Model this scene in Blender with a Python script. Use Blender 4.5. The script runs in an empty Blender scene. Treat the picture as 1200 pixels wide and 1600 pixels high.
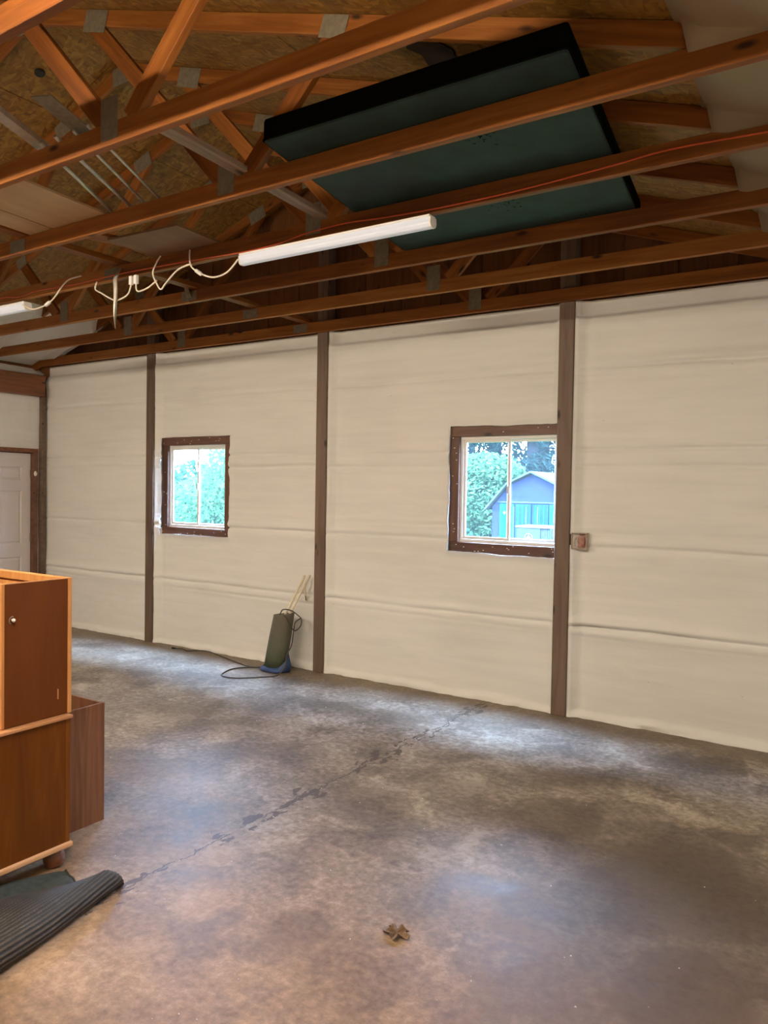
import bpy, bmesh, math, random
import numpy as np
from mathutils import Matrix, Vector

random.seed(7)
rng = np.random.default_rng(11)
SC = bpy.context.scene
COL = SC.collection

# ------------------------------------------------------------------ camera
H = 1.7
def look(yaw, pitch, roll):
    y, p, r = (math.radians(a) for a in (yaw, pitch, roll))
    f = Vector((-math.sin(y)*math.cos(p), math.cos(y)*math.cos(p), math.sin(p)))
    right = Vector((math.cos(y), math.sin(y), 0))
    up = right.cross(f)
    r2 = right*math.cos(r) + up*math.sin(r)
    u2 = -right*math.sin(r) + up*math.cos(r)
    m = Matrix((r2, u2, -f)).transposed().to_4x4()
    m.translation = (0, 0, H)
    return m
cd = bpy.data.cameras.new('camera')
cam = bpy.data.objects.new('camera', cd)
COL.objects.link(cam)
cam.matrix_world = look(33.012, -1.56, 0.962)
cd.sensor_fit = 'VERTICAL'; cd.sensor_height = 24; cd.lens = 24*1200/1600
cd.clip_start = 0.02; cd.clip_end = 200
SC.camera = cam

# ------------------------------------------------------------------ sky, exposure, lamp strengths
SKY_COLOUR = (0.47, 0.68, 1.0, 1); SKY_STRENGTH = 262.0     # overcast: three times brighter overhead than at the horizon
LAMP_COLOUR = (1.0, 0.815, 0.59, 1)
LAMP_STRENGTH_OWN = 0.22        # the lamps in view
LAMP_STRENGTH_REAR = 365.0     # the lamps hung behind the viewer
w = bpy.data.worlds.new('sky'); SC.world = w; w.use_nodes = True
bg = w.node_tree.nodes['Background']
bg.inputs[0].default_value = SKY_COLOUR
_tc = w.node_tree.nodes.new('ShaderNodeTexCoord'); _sx = w.node_tree.nodes.new('ShaderNodeSeparateXYZ')
_mr = w.node_tree.nodes.new('ShaderNodeMapRange')
w.node_tree.links.new(_tc.outputs['Generated'], _sx.inputs[0]); w.node_tree.links.new(_sx.outputs[2], _mr.inputs[0])
_mr.inputs[3].default_value = SKY_STRENGTH/3; _mr.inputs[4].default_value = SKY_STRENGTH
w.node_tree.links.new(_mr.outputs[0], bg.inputs[1])
SC.view_settings.view_transform = 'Standard'; SC.view_settings.look = 'None'
SC.view_settings.gamma = 1; SC.view_settings.use_curve_mapping = False
SC.view_settings.exposure = 0.0

# ------------------------------------------------------------------ node helpers
class NT:
    def __init__(s, name):
        m = bpy.data.materials.new(name); m.use_nodes = True
        s.m = m; s.t = m.node_tree; s.n = s.t.nodes; s.l = s.t.links
        s.b = s.n['Principled BSDF']; s.out = s.n['Material Output']
    def add(s, typ, **kw):
        n = s.n.new(typ)
        for k, v in kw.items(): setattr(n, k, v)
        return n
    def link(s, a, b): s.l.new(a, b)
    def val(s, inp, v):
        if isinstance(v, (int, float)): inp.default_value = v
        elif isinstance(v, tuple): inp.default_value = v if len(v) != 3 or inp.type == 'VECTOR' else (*v, 1)
        else: s.link(v, inp)
    def math(s, op, a, b=0.0, c=None, clamp=False):
        n = s.add('ShaderNodeMath', operation=op, use_clamp=clamp)
        s.val(n.inputs[0], a); s.val(n.inputs[1], b)
        if c is not None: s.val(n.inputs[2], c)
        return n.outputs[0]
    def vmath(s, op, a, b):
        n = s.add('ShaderNodeVectorMath', operation=op)
        s.val(n.inputs[0], a); s.val(n.inputs[1], b)
        return n.outputs[0]
    def coord(s, kind='Object'): return s.add('ShaderNodeTexCoord').outputs[kind]
    def mapping(s, v, scale=(1, 1, 1), loc=(0, 0, 0), rot=(0, 0, 0)):
        n = s.add('ShaderNodeMapping'); s.link(v, n.inputs[0])
        n.inputs['Location'].default_value = loc; n.inputs['Rotation'].default_value = rot; n.inputs['Scale'].default_value = scale
        return n.outputs[0]
    def noise(s, v, scale, detail=4, rough=0.55, dist=0.0, out='Fac'):
        n = s.add('ShaderNodeTexNoise'); s.link(v, n.inputs['Vector'])
        n.inputs['Scale'].default_value = scale; n.inputs['Detail'].default_value = detail
        n.inputs['Roughness'].default_value = rough; n.inputs['Distortion'].default_value = dist
        return n.outputs[out]
    def voro(s, v, scale, feature='F1', out='Distance', rand=1.0):
        n = s.add('ShaderNodeTexVoronoi', feature=feature); s.link(v, n.inputs['Vector'])
        n.inputs['Scale'].default_value = scale; n.inputs['Randomness'].default_value = rand
        return n.outputs[out]
    def ramp(s, fac, stops, interp='LINEAR'):
        n = s.add('ShaderNodeValToRGB'); s.link(fac, n.inputs[0])
        e = n.color_ramp.elements; n.color_ramp.interpolation = interp
        while len(e) < len(stops): e.new(0.5)
        for i, (p, c) in enumerate(stops):
            e[i].position = p; e[i].color = (*c, 1) if len(c) == 3 else c
        return n.outputs[0]
    def mix(s, fac, a, b, mode='MIX'):
        n = s.add('ShaderNodeMix', data_type='RGBA', blend_type=mode)
        s.val(n.inputs[0], fac); s.val(n.inputs[6], a); s.val(n.inputs[7], b)
        return n.outputs[2]
    def bump(s, h, strength=0.3, dist=0.01):
        n = s.add('ShaderNodeBump'); n.inputs['Strength'].default_value = strength; n.inputs['Distance'].default_value = dist
        s.link(h, n.inputs['Height']); s.link(n.outputs[0], s.b.inputs['Normal'])
    def base(s, c): s.val(s.b.inputs['Base Color'], c)
    def rough(s, r): s.val(s.b.inputs['Roughness'], r)

M = {}
def simple(name, col, rough=0.6, metal=0.0, var=0.12, scale=8, bump=0.0):
    t = NT(name); v = t.coord()
    n = t.noise(v, scale, 5)
    dark = tuple(c*(1-var) for c in col); lite = tuple(min(1, c*(1+var)) for c in col)
    t.base(t.ramp(n, [(0.3, dark), (0.7, lite)])); t.rough(rough)
    t.b.inputs['Metallic'].default_value = metal
    if bump: t.bump(n, bump, 0.004)
    M[name] = t.m; return t

def wood(name, dark, mid, lite, rough=0.6, axis=0, knots=True, grain=24, spread=0.35, fleck=0.0):
    t = NT(name); v = t.coord()
    info = t.add('ShaderNodeObjectInfo')
    off = t.math('MULTIPLY', info.outputs['Random'], 37.0)
    comb = t.add('ShaderNodeCombineXYZ')
    for i in range(3): t.link(off, comb.inputs[i])
    v = t.vmath('ADD', v, comb.outputs[0])
    sc = [grain]*3; sc[axis] = 1.6
    vg = t.mapping(v, tuple(sc))
    g = t.noise(vg, 1.0, 5, 0.6, 0.6)
    sc2 = [3.0]*3; sc2[axis] = 0.5
    b = t.noise(t.mapping(v, tuple(sc2)), 1.0, 3, 0.5)
    f = t.math('ADD', t.math('MULTIPLY', g, 0.6), t.math('MULTIPLY', b, 0.4))
    f = t.math('ADD', f, t.math('MULTIPLY', t.math('SUBTRACT', info.outputs['Random'], 0.5), 0.18))
    c = t.ramp(f, [(0.5-spread/2, dark), (0.5, mid), (0.5+spread/2, lite)])
    if knots:
        sk = [9.0]*3; sk[axis] = 3.2
        d = t.voro(t.mapping(v, tuple(sk)), 1.0)
        k = t.ramp(d, [(0.06, (1, 1, 1)), (0.16, (0, 0, 0))])
        c = t.mix(k, c, tuple(x*0.25 for x in dark))
    t.base(c); t.rough(rough)
    t.bump(g, 0.25, 0.002)
    M[name] = t.m; return t

wood('truss_wood', (0.13, 0.037, 0.0045), (0.235, 0.075, 0.010), (0.35, 0.135, 0.027), 0.6)
wood('post_wood', (0.070, 0.043, 0.030), (0.122, 0.078, 0.056), (0.18, 0.122, 0.092), 0.6)
wood('dark_board', (0.055, 0.022, 0.013), (0.105, 0.045, 0.028), (0.17, 0.085, 0.055), 0.5)
wood('header_wood', (0.13, 0.045, 0.018), (0.22, 0.085, 0.036), (0.30, 0.13, 0.06), 0.6)
wood('weathered_board', (0.20, 0.14, 0.10), (0.36, 0.27, 0.20), (0.50, 0.40, 0.31), 0.7)
wood('gable_wood', (0.085, 0.028, 0.006), (0.14, 0.048, 0.010), (0.19, 0.070, 0.017), 0.75, axis=2)
wood('plywood', (0.33, 0.20, 0.105), (0.44, 0.285, 0.155), (0.52, 0.35, 0.20), 0.7, axis=1, knots=False, grain=9, spread=0.5)
wood('plywood_brown', (0.12, 0.06, 0.026), (0.17, 0.088, 0.04), (0.22, 0.12, 0.055), 0.75, axis=1, knots=False, grain=9, spread=0.5)
wood('cabinet_panel', (0.088, 0.024, 0.0040), (0.120, 0.034, 0.0055), (0.150, 0.045, 0.008), 0.42, axis=2, knots=False, grain=11, spread=0.55)
wood('cabinet_base', (0.075, 0.020, 0.0020), (0.130, 0.039, 0.0040), (0.21, 0.074, 0.011), 0.38, axis=2, knots=False, grain=14, spread=0.5)
wood('cabinet_edge', (0.40, 0.17, 0.05), (0.52, 0.24, 0.08), (0.62, 0.32, 0.125), 0.4, axis=2, knots=False)
wood('cabinet_trim', (0.42, 0.20, 0.09), (0.55, 0.29, 0.14), (0.66, 0.38, 0.20), 0.4, axis=1, knots=False)
wood('oak', (0.105, 0.038, 0.015), (0.185, 0.076, 0.034), (0.26, 0.118, 0.058), 0.45, axis=2, knots=False, grain=30, spread=0.3)

# foam
def foam_mat(name, col):
    t = NT(name); v = t.coord()
    big = t.noise(t.mapping(v, (0.8, 0.8, 1.6)), 1.0, 4)
    streak = t.noise(t.mapping(v, (1.2, 1.2, 16)), 1.0, 5, 0.6, 0.5)
    fine = t.noise(v, 55, 6, 0.65)
    f = t.math('ADD', t.math('MULTIPLY', big, 0.55), t.math('MULTIPLY', streak, 0.45))
    c = t.ramp(f, [(0.3, tuple(x*0.90 for x in col)), (0.52, col), (0.75, tuple(min(1, x*1.07) for x in col))])
    spots = t.ramp(t.voro(v, 4.5), [(0.018, (1, 1, 1)), (0.03, (0, 0, 0))])
    c = t.mix(t.math('MULTIPLY', spots, 0.35), c, (0.25, 0.19, 0.12))
    t.base(c); t.rough(0.62)
    lump = t.noise(t.mapping(v, (9, 9, 5)), 1.0, 5, 0.6)
    h = t.math('ADD', t.math('MULTIPLY', fine, 0.35), lump)
    t.bump(h, 0.28, 0.012)
    M[name] = t.m
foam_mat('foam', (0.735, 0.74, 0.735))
foam_mat('foam_shaded', (0.24, 0.175, 0.105))  # darker copy of the foam, shade under the right eave put into its colour

# OSB
def osb_mat():
    t = NT('osb'); v = t.coord()
    info = t.add('ShaderNodeObjectInfo')
    off = t.math('MULTIPLY', info.outputs['Random'], 61.0)
    comb = t.add('ShaderNodeCombineXYZ')
    for i in range(3): t.link(off, comb.inputs[i])
    v = t.vmath('ADD', v, comb.outputs[0])
    warp = t.noise(v, 5, 2, out='Color')
    v2 = t.vmath('ADD', v, t.vmath('MULTIPLY', warp, (0.10, 0.10, 0.10)))
    a = t.voro(t.mapping(v2, (16, 48, 20), rot=(0, 0, 0.6)), 1.0, out='Color')
    b = t.voro(t.mapping(v2, (50, 18, 20), rot=(0, 0, 0.35)), 1.0, out='Color')
    sa = t.add('ShaderNodeSeparateColor'); t.link(a, sa.inputs[0])
    sb = t.add('ShaderNodeSeparateColor'); t.link(b, sb.inputs[0])
    pick = t.math('GREATER_THAN', sa.outputs[1], 0.5)
    f = t.add('ShaderNodeMix', data_type='FLOAT'); t.link(pick, f.inputs[0]); t.link(sa.outputs[0], f.inputs[2]); t.link(sb.outputs[0], f.inputs[3])
    fine = t.noise(t.mapping(v2, (30, 90, 30)), 1.0, 4)
    g = t.math('ADD', t.math('MULTIPLY', f.outputs[0], 0.62), t.math('MULTIPLY', fine, 0.38))
    c = t.ramp(g, [(0.08, (0.10, 0.040, 0.005)), (0.32, (0.185, 0.083, 0.010)), (0.6, (0.235, 0.112, 0.015)), (0.92, (0.36, 0.19, 0.034))])
    t.base(c); t.rough(0.6); t.bump(g, 0.35, 0.004)
    M['osb'] = t.m
osb_mat()

# concrete floor: stains at their own places, a joint with dark spots along it
STAINS = [(-3.67, 4.85, .30, .5), (-2.99, 4.82, .28, .42), (-3.97, 4.51, .35, .3), (-3.39, 3.44, .35, .35), (-3.18, 3.74, .3, .3), (-2.33, 5.2, .3, .22),
          (-1.33, 3.78, .36, .55), (-0.94, 3.79, .4, .35), (-0.56, 4.06, .22, .55), (-0.95, 2.54, .30, .55), (-0.57, 2.8, .22, .5),
          (-1.44, 2.75, .3, .35), (-2.37, 3.44, .28, .4), (-2.01, 3.81, .3, .3), (-3.69, 3.1, .3, .45), (-0.89, 5.1, .25, .5),
          (-0.40, 2.74, .22, .5), (-1.9, 3.15, .35, .3), (-0.75, 3.35, .35, .35), (-1.55, 4.45, .3, .4), (-2.9, 3.0, .25, .3), (-1.2, 3.2, .3, .4),
          (-4.4, 4.1, .35, .35), (-0.72, 3.45, .66, .68), (-0.55, 2.75, .46, .7), (-1.0, 2.95, .48, .55), (-1.45, 3.55, .4, .35), (-0.9, 2.35, .3, .5), (-5.2, 4.9, .3, .3), (-1.85, 2.3, .25, .3), (-2.2, 2.0, .25, .25)]
def floor_mat():
    t = NT('concrete'); v = t.coord()
    w1 = t.noise(v, 1.7, 4, out='Color')
    w2 = t.noise(v, 7.0, 4, out='Color')
    warp = t.vmath('ADD', t.vmath('MULTIPLY', t.vmath('SUBTRACT', w1, (.5, .5, .5)), (0.75, 0.75, 0)), t.vmath('MULTIPLY', t.vmath('SUBTRACT', w2, (.5, .5, .5)), (0.30, 0.30, 0)))
    vw = t.vmath('ADD', v, warp)
    big = t.noise(v, 0.9, 5, 0.6); med = t.noise(vw, 2.6, 7, 0.66); fine = t.noise(v, 26, 6, 0.7); grit = t.noise(v, 140, 3, 0.6)
    f = t.math('ADD', t.math('ADD', t.math('MULTIPLY', big, 0.26), t.math('MULTIPLY', med, 0.44)), t.math('MULTIPLY', fine, 0.30))
    c = t.ramp(f, [(0.40, (0.078, 0.058, 0.044)), (0.46, (0.150, 0.120, 0.095)), (0.515, (0.240, 0.198, 0.158)), (0.59, (0.42, 0.36, 0.295))])
    tot = None
    for (x, y, r, a) in STAINS:
        d = t.add('ShaderNodeVectorMath', operation='DISTANCE'); t.link(vw, d.inputs[0]); d.inputs[1].default_value = (x, y, 0)
        mr = t.add('ShaderNodeMapRange', interpolation_type='SMOOTHSTEP'); t.link(d.outputs['Value'], mr.inputs[0])
        mr.inputs[1].default_value = r*0.45; mr.inputs[2].default_value = r*1.15; mr.inputs[3].default_value = a; mr.inputs[4].default_value = 0
        tot = mr.outputs[0] if tot is None else t.math('MAXIMUM', tot, mr.outputs[0])
    tot = t.math('MULTIPLY', tot, t.math('ADD', 0.5, t.math('ADD', t.math('MULTIPLY', med, 0.7), t.math('MULTIPLY', fine, 0.5))))
    c = t.mix(tot, c, (0.066, 0.046, 0.034))
    # warm lamp light towards the viewer's end, painted as a tan tint
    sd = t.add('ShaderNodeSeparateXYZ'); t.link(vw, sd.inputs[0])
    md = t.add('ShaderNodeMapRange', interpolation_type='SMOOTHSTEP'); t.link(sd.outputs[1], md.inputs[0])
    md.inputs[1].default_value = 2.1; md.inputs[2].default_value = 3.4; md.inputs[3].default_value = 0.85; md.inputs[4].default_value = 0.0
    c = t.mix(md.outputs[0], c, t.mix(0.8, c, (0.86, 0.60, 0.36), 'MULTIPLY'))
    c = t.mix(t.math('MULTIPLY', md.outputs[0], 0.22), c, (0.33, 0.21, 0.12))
    # shade along the foot of the far wall, darkened into the colour
    sep = t.add('ShaderNodeSeparateXYZ'); t.link(vw, sep.inputs[0])
    mr = t.add('ShaderNodeMapRange', interpolation_type='SMOOTHSTEP'); t.link(sep.outputs[1], mr.inputs[0])
    mr.inputs[1].default_value = 5.25; mr.inputs[2].default_value = 5.45; mr.inputs[3].default_value = 0; mr.inputs[4].default_value = 0.55
    c = t.mix(mr.outputs[0], c, (0.17, 0.125, 0.08))
    # joint
    sp = t.add('ShaderNodeSeparateXYZ'); t.link(v, sp.inputs[0])
    nz = t.noise(t.mapping(v, (0, 5, 0)), 1.0, 5, 0.6)
    cx = t.math('ADD', -2.65, t.math('MULTIPLY', t.math('SUBTRACT', nz, 0.5), 0.16))
    dx = t.math('ABSOLUTE', t.math('SUBTRACT', sp.outputs[0], cx))
    gate = t.noise(t.mapping(v, (3, 3, 0)), 1.0, 4)
    crack = t.math('MULTIPLY', t.math('LESS_THAN', dx, 0.004), t.math('GREATER_THAN', gate, 0.42))
    wn = t.noise(t.mapping(v, (16, 7, 0)), 1.0, 5, 0.65)
    wid = t.math('MULTIPLY', t.math('SUBTRACT', t.noise(t.mapping(v, (0, 2.3, 0)), 1.0, 3), 0.38), 0.42)
    near = t.math('LESS_THAN', dx, wid)
    spots = t.math('MULTIPLY', near, t.math('GREATER_THAN', wn, 0.53))
    edge = t.math('MAXIMUM', t.math('MULTIPLY', crack, 0.85), t.math('MULTIPLY', spots, 0.8))
    c = t.mix(edge, c, (0.045, 0.030, 0.025))
    t.base(c)
    r = t.math('ADD', 0.34, t.math('MULTIPLY', med, 0.36))
    t.rough(r); t.b.inputs['Specular IOR Level'].default_value = 0.3
    h = t.math('SUBTRACT', t.math('ADD', t.math('MULTIPLY', fine, 0.6), t.math('MULTIPLY', grit, 0.25)), t.math('MULTIPLY', crack, 1.5))
    t.bump(h, 0.22, 0.006)
    M['concrete'] = t.m
floor_mat()

simple('vinyl_white', (0.72, 0.72, 0.72), 0.4, var=0.04)
simple('door_white', (0.60, 0.56, 0.57), 0.45, var=0.03, scale=3)
simple('plate_grey', (0.17, 0.145, 0.10), 0.6, 0.0, 0.25, 30, 0.1)
simple('galvanised', (0.50, 0.48, 0.44), 0.45, 0.55, 0.2, 14)
simple('slab_teal', (0.011, 0.030, 0.028), 0.72, var=0.35, scale=5, bump=0.1)
simple('slab_dark', (0.005, 0.006, 0.006), 0.5, var=0.3, scale=5)
simple('orange_cord', (0.55, 0.085, 0.02), 0.5)
simple('white_cord', (0.78, 0.70, 0.62), 0.45, var=0.05)
simple('white_plastic', (0.80, 0.79, 0.80), 0.4, var=0.03)
simple('black_rubber', (0.022, 0.022, 0.02), 0.6, var=0.2)
simple('cord_dark', (0.05, 0.042, 0.035), 0.55, var=0.2)
simple('blue_plastic', (0.025, 0.06, 0.17), 0.5, var=0.3, scale=20, bump=0.2)
simple('pipe_cream', (0.74, 0.68, 0.52), 0.45, var=0.12, scale=20)
simple('steel', (0.42, 0.40, 0.38), 0.35, 0.8, 0.1)
simple('leaf_brown', (0.15, 0.093, 0.055), 0.7, var=0.4, scale=60, bump=0.3)
simple('box_pink', (0.46, 0.24, 0.20), 0.6, var=0.35, scale=50)
simple('box_pale', (0.52, 0.42, 0.36), 0.6, var=0.25, scale=40)
simple('chip', (0.75, 0.72, 0.66), 0.6)
simple('paper_black', (0.03, 0.016, 0.008), 0.8, var=0.4, scale=20)
simple('mat_back', (0.045, 0.051, 0.042), 0.8, var=0.25, scale=30, bump=0.2)
simple('shed_blue', (0.010, 0.014, 0.034), 0.7, var=0.2)
simple('shed_teal', (0.005, 0.070, 0.075), 0.6, var=0.12)
simple('shed_doorway_shade', (0.006, 0.020, 0.030), 0.7, var=0.2)
simple('shed_roof', (0.022, 0.030, 0.034), 0.8, var=0.25)
simple('unit_grey', (0.020, 0.027, 0.032), 0.6, var=0.12)
simple('emblem_white', (0.085, 0.095, 0.095), 0.5)
simple('bark', (0.014, 0.016, 0.018), 0.9, var=0.4, scale=6, bump=0.5)
simple('grass', (0.025, 0.055, 0.015), 0.9, var=0.4, scale=3)
simple('hinge_brass', (0.30, 0.24, 0.16), 0.4, 0.7)

def matte(*names):
    for n in names: M[n].node_tree.nodes['Principled BSDF'].inputs['Specular IOR Level'].default_value = 0.0
def leaf_mat(name, a, b):
    t = NT(name); v = t.coord(); n = t.noise(v, 3.0, 4, 0.7)
    c = t.ramp(n, [(0.35, a), (0.65, b)])
    t.base(c); t.rough(0.6)
    tr = t.add('ShaderNodeBsdfTranslucent'); t.link(c, tr.inputs[0])
    mx = t.add('ShaderNodeMixShader'); mx.inputs[0].default_value = 0.4
    t.link(t.b.outputs[0], mx.inputs[1]); t.link(tr.outputs[0], mx.inputs[2]); t.link(mx.outputs[0], t.out.inputs[0])
    M[name] = t.m
leaf_mat('leaf_bright', (0.012, 0.034, 0.016), (0.042, 0.095, 0.046))
leaf_mat('leaf_mid', (0.006, 0.018, 0.012), (0.018, 0.042, 0.024))
leaf_mat('leaf_dark', (0.004, 0.010, 0.010), (0.010, 0.022, 0.020))

matte('leaf_bright', 'leaf_mid', 'leaf_dark', 'shed_blue', 'shed_doorway_shade', 'shed_teal', 'shed_roof', 'unit_grey', 'emblem_white', 'bark', 'grass', 'slab_dark')
for _n, _s in (('cabinet_panel', .2), ('cabinet_base', .2), ('oak', .25), ('truss_wood', .3), ('mat_back', .15), ('black_rubber', .2), ('slab_teal', .3)):
    M[_n].node_tree.nodes['Principled BSDF'].inputs['Specular IOR Level'].default_value = _s
def canister_mat():
    t = NT('canister'); v = t.coord('Object')
    n = t.noise(v, 9, 5, 0.6)
    sp = t.add('ShaderNodeSeparateXYZ'); t.link(v, sp.inputs[0])
    f = t.math('ADD', t.math('MULTIPLY', sp.outputs[2], 1.6), t.math('MULTIPLY', t.math('SUBTRACT', n, 0.5), 0.9))
    t.base(t.ramp(f, [(0.05, (0.045, 0.062, 0.036)), (0.4, (0.082, 0.090, 0.058)), (0.75, (0.11, 0.095, 0.072))])); t.rough(0.55)
    M['canister'] = t.m
canister_mat()

def mat_rib():
    t = NT('mat_rib'); v = t.coord()
    n = t.noise(v, 14, 5, 0.65)
    t.base(t.ramp(n, [(0.3, (0.055, 0.045, 0.037)), (0.6, (0.085, 0.068, 0.055)), (0.8, (0.15, 0.11, 0.075))])); t.rough(0.85)
    M['mat_rib'] = t.m
mat_rib(); M['mat_rib'].node_tree.nodes['Principled BSDF'].inputs['Specular IOR Level'].default_value = 0.15

def glass_mat():
    t = NT('window_glass')
    tr = t.add('ShaderNodeBsdfTransparent'); tr.inputs[0].default_value = (0.93, 0.97, 1.0, 1)
    tl = t.add('ShaderNodeBsdfTranslucent'); v = t.coord(); n = t.noise(v, 5, 4)
    t.link(t.ramp(n, [(0.3, (0.62, 0.78, 0.95)), (0.7, (0.75, 0.9, 1.0))]), tl.inputs[0])
    gl = t.add('ShaderNodeBsdfGlossy'); gl.inputs['Roughness'].default_value = 0.03
    m1 = t.add('ShaderNodeMixShader'); m1.inputs[0].default_value = 0.0042
    t.link(tr.outputs[0], m1.inputs[1]); t.link(tl.outputs[0], m1.inputs[2])
    m2 = t.add('ShaderNodeMixShader'); m2.inputs[0].default_value = 0.04
    t.link(m1.outputs[0], m2.inputs[1]); t.link(gl.outputs[0], m2.inputs[2]); t.link(m2.outputs[0], t.out.inputs[0])
    M['window_glass'] = t.m
glass_mat()

def emit_mat(name, col, strength):
    t = NT(name); t.n.remove(t.b)
    e = t.add('ShaderNodeEmission'); e.inputs[0].default_value = col; e.inputs[1].default_value = strength
    t.link(e.outputs[0], t.out.inputs[0]); M[name] = t.m
simple('lamp_own', (0.52, 0.56, 0.67), 0.4, var=0.02)
_b = M['lamp_own'].node_tree.nodes['Principled BSDF']; _b.inputs['Emission Color'].default_value = (0.93, 0.95, 1.0, 1); _b.inputs['Emission Strength'].default_value = LAMP_STRENGTH_OWN
emit_mat('lamp_rear', LAMP_COLOUR, LAMP_STRENGTH_REAR)

# ------------------------------------------------------------------ mesh helpers
class MB:
    def __init__(s): s.v = []; s.f = []
    def add(s, vs, fs):
        o = len(s.v); s.v += [tuple(p) for p in vs]; s.f += [tuple(i+o for i in f) for f in fs]
    def box(s, a, b):
        (x0, y0, z0), (x1, y1, z1) = a, b
        s.add([(x0,y0,z0),(x1,y0,z0),(x1,y1,z0),(x0,y1,z0),(x0,y0,z1),(x1,y0,z1),(x1,y1,z1),(x0,y1,z1)],
              [(0,3,2,1),(4,5,6,7),(0,1,5,4),(1,2,6,5),(2,3,7,6),(3,0,4,7)])
        return s
    def prism(s, poly, y0, y1):      # polygon in xz, extruded along y
        n = len(poly)
        s.add([(x, y0, z) for x, z in poly]+[(x, y1, z) for x, z in poly],
              [tuple(range(n)), tuple(range(2*n-1, n-1, -1))]+[(i, i+n, (i+1) % n+n, (i+1) % n) for i in range(n)])
        return s
    def prism_z(s, poly, z0, z1):
        n = len(poly)
        s.add([(x, y, z0) for x, y in poly]+[(x, y, z1) for x, y in poly],
              [tuple(range(n-1, -1, -1)), tuple(range(n, 2*n))]+[(i, (i+1) % n, (i+1) % n+n, i+n) for i in range(n)])
        return s
    def tube(s, pts, r, n=8, closed_ends=True):
        pts = [Vector(p) for p in pts]; rings = []
        t0 = (pts[1]-pts[0]).normalized()
        ref = Vector((0, 0, 1)) if abs(t0.z) < 0.9 else Vector((1, 0, 0))
        nrm = (ref - t0*ref.dot(t0)).normalized()
        for i, p in enumerate(pts):
            t = (pts[min(i+1, len(pts)-1)]-pts[max(i-1, 0)]).normalized()
            nrm = (nrm - t*nrm.dot(t)).normalized(); bn = t.cross(nrm)
            rr = r[i] if isinstance(r, (list, tuple)) else r
            rings.append([p+(nrm*math.cos(a)+bn*math.sin(a))*rr for a in [2*math.pi*k/n for k in range(n)]])
        vs = [q for ring in rings for q in ring]; fs = []
        for i in range(len(pts)-1):
            for k in range(n): fs.append((i*n+k, i*n+(k+1) % n, (i+1)*n+(k+1) % n, (i+1)*n+k))
        if closed_ends:
            fs.append(tuple(range(n-1, -1, -1))); fs.append(tuple((len(pts)-1)*n+k for k in range(n)))
        s.add(vs, fs); return s
    def lathe(s, prof, c=(0, 0, 0), n=20, sx=1, sy=1):
        vs = []; fs = []
        for r, z in prof:
            for k in range(n):
                a = 2*math.pi*k/n; vs.append((c[0]+r*sx*math.cos(a), c[1]+r*sy*math.sin(a), c[2]+z))
        for i in range(len(prof)-1):
            for k in range(n): fs.append((i*n+k, i*n+(k+1) % n, (i+1)*n+(k+1) % n, (i+1)*n+k))
        fs.append(tuple(range(n-1, -1, -1))); fs.append(tuple((len(prof)-1)*n+k for k in range(n)))
        s.add(vs, fs); return s
    def grid(s, P):                  # P: array (n, m, 3)
        n, m, _ = P.shape
        o = len(s.v); s.v += [tuple(map(float, p)) for p in P.reshape(-1, 3)]
        s.f += [(o+i*m+j, o+i*m+j+1, o+(i+1)*m+j+1, o+(i+1)*m+j) for i in range(n-1) for j in range(m-1)]
        return s
    def build(s, name, mat, parent=None, smooth=False, bevel=0.0, seg=2):
        me = bpy.data.meshes.new(name); me.from_pydata(s.v, [], s.f); me.update()
        if smooth: me.polygons.foreach_set('use_smooth', [True]*len(me.polygons))
        me.materials.append(M[mat])
        o = bpy.data.objects.new(name, me); COL.objects.link(o)
        if parent is not None: o.parent = parent
        if bevel:
            bv = o.modifiers.new('bevel', 'BEVEL'); bv.width = bevel; bv.segments = seg; bv.limit_method = 'ANGLE'; bv.angle_limit = math.radians(40)
        return o
def empty(name, loc=(0, 0, 0)):
    o = bpy.data.objects.new(name, None); COL.objects.link(o); o.location = loc; o.empty_display_size = 0.1
    return o
def tag(o, label=None, cat=None, group=None, kind=None):
    if label: o['label'] = label
    if cat: o['category'] = cat
    if group: o['group'] = group
    if kind: o['kind'] = kind
    return o
def board(name, p0, p1, wy, hz, mat, parent=None, up=(0, 0, 1), bevel=0.0025):
    """timber of length p0-p1 (centre line), its own X axis along the grain"""
    p0, p1 = Vector(p0), Vector(p1); d = p1-p0; L = d.length; x = d/L
    u = Vector(up); z = (u-x*u.dot(x)).normalized(); y = z.cross(x)
    o = MB().box((-L/2, -wy/2, -hz/2), (L/2, wy/2, hz/2)).build(name, mat, parent, bevel=bevel, seg=1)
    m = Matrix((x, y, z)).transposed().to_4x4(); m.translation = (p0+p1)/2
    o.matrix_local = m
    return o
def spline(pts, k=8):
    pts = [Vector(p) for p in pts]; out = []
    for i in range(len(pts)-1):
        a = pts[max(i-1, 0)]; b = pts[i]; c = pts[i+1]; d = pts[min(i+2, len(pts)-1)]
        for j in range(k):
            t = j/k
            out.append(0.5*((2*b)+(c-a)*t+(2*a-5*b+4*c-d)*t*t+(3*b-a-3*c+d)*t**3))
    out.append(pts[-1]); return out
LAT = rng.random((256, 256))
def vnoise(x, y):
    x = np.asarray(x, float); y = np.asarray(y, float)
    xi = np.floor(x).astype(int); yi = np.floor(y).astype(int); fx = x-xi; fy = y-yi
    fx = fx*fx*(3-2*fx); fy = fy*fy*(3-2*fy)
    g = lambda a, b: LAT[a % 256, b % 256]
    return (g(xi, yi)*(1-fx)+g(xi+1, yi)*fx)*(1-fy)+(g(xi, yi+1)*(1-fx)+g(xi+1, yi+1)*fx)*fy - 0.5
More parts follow.
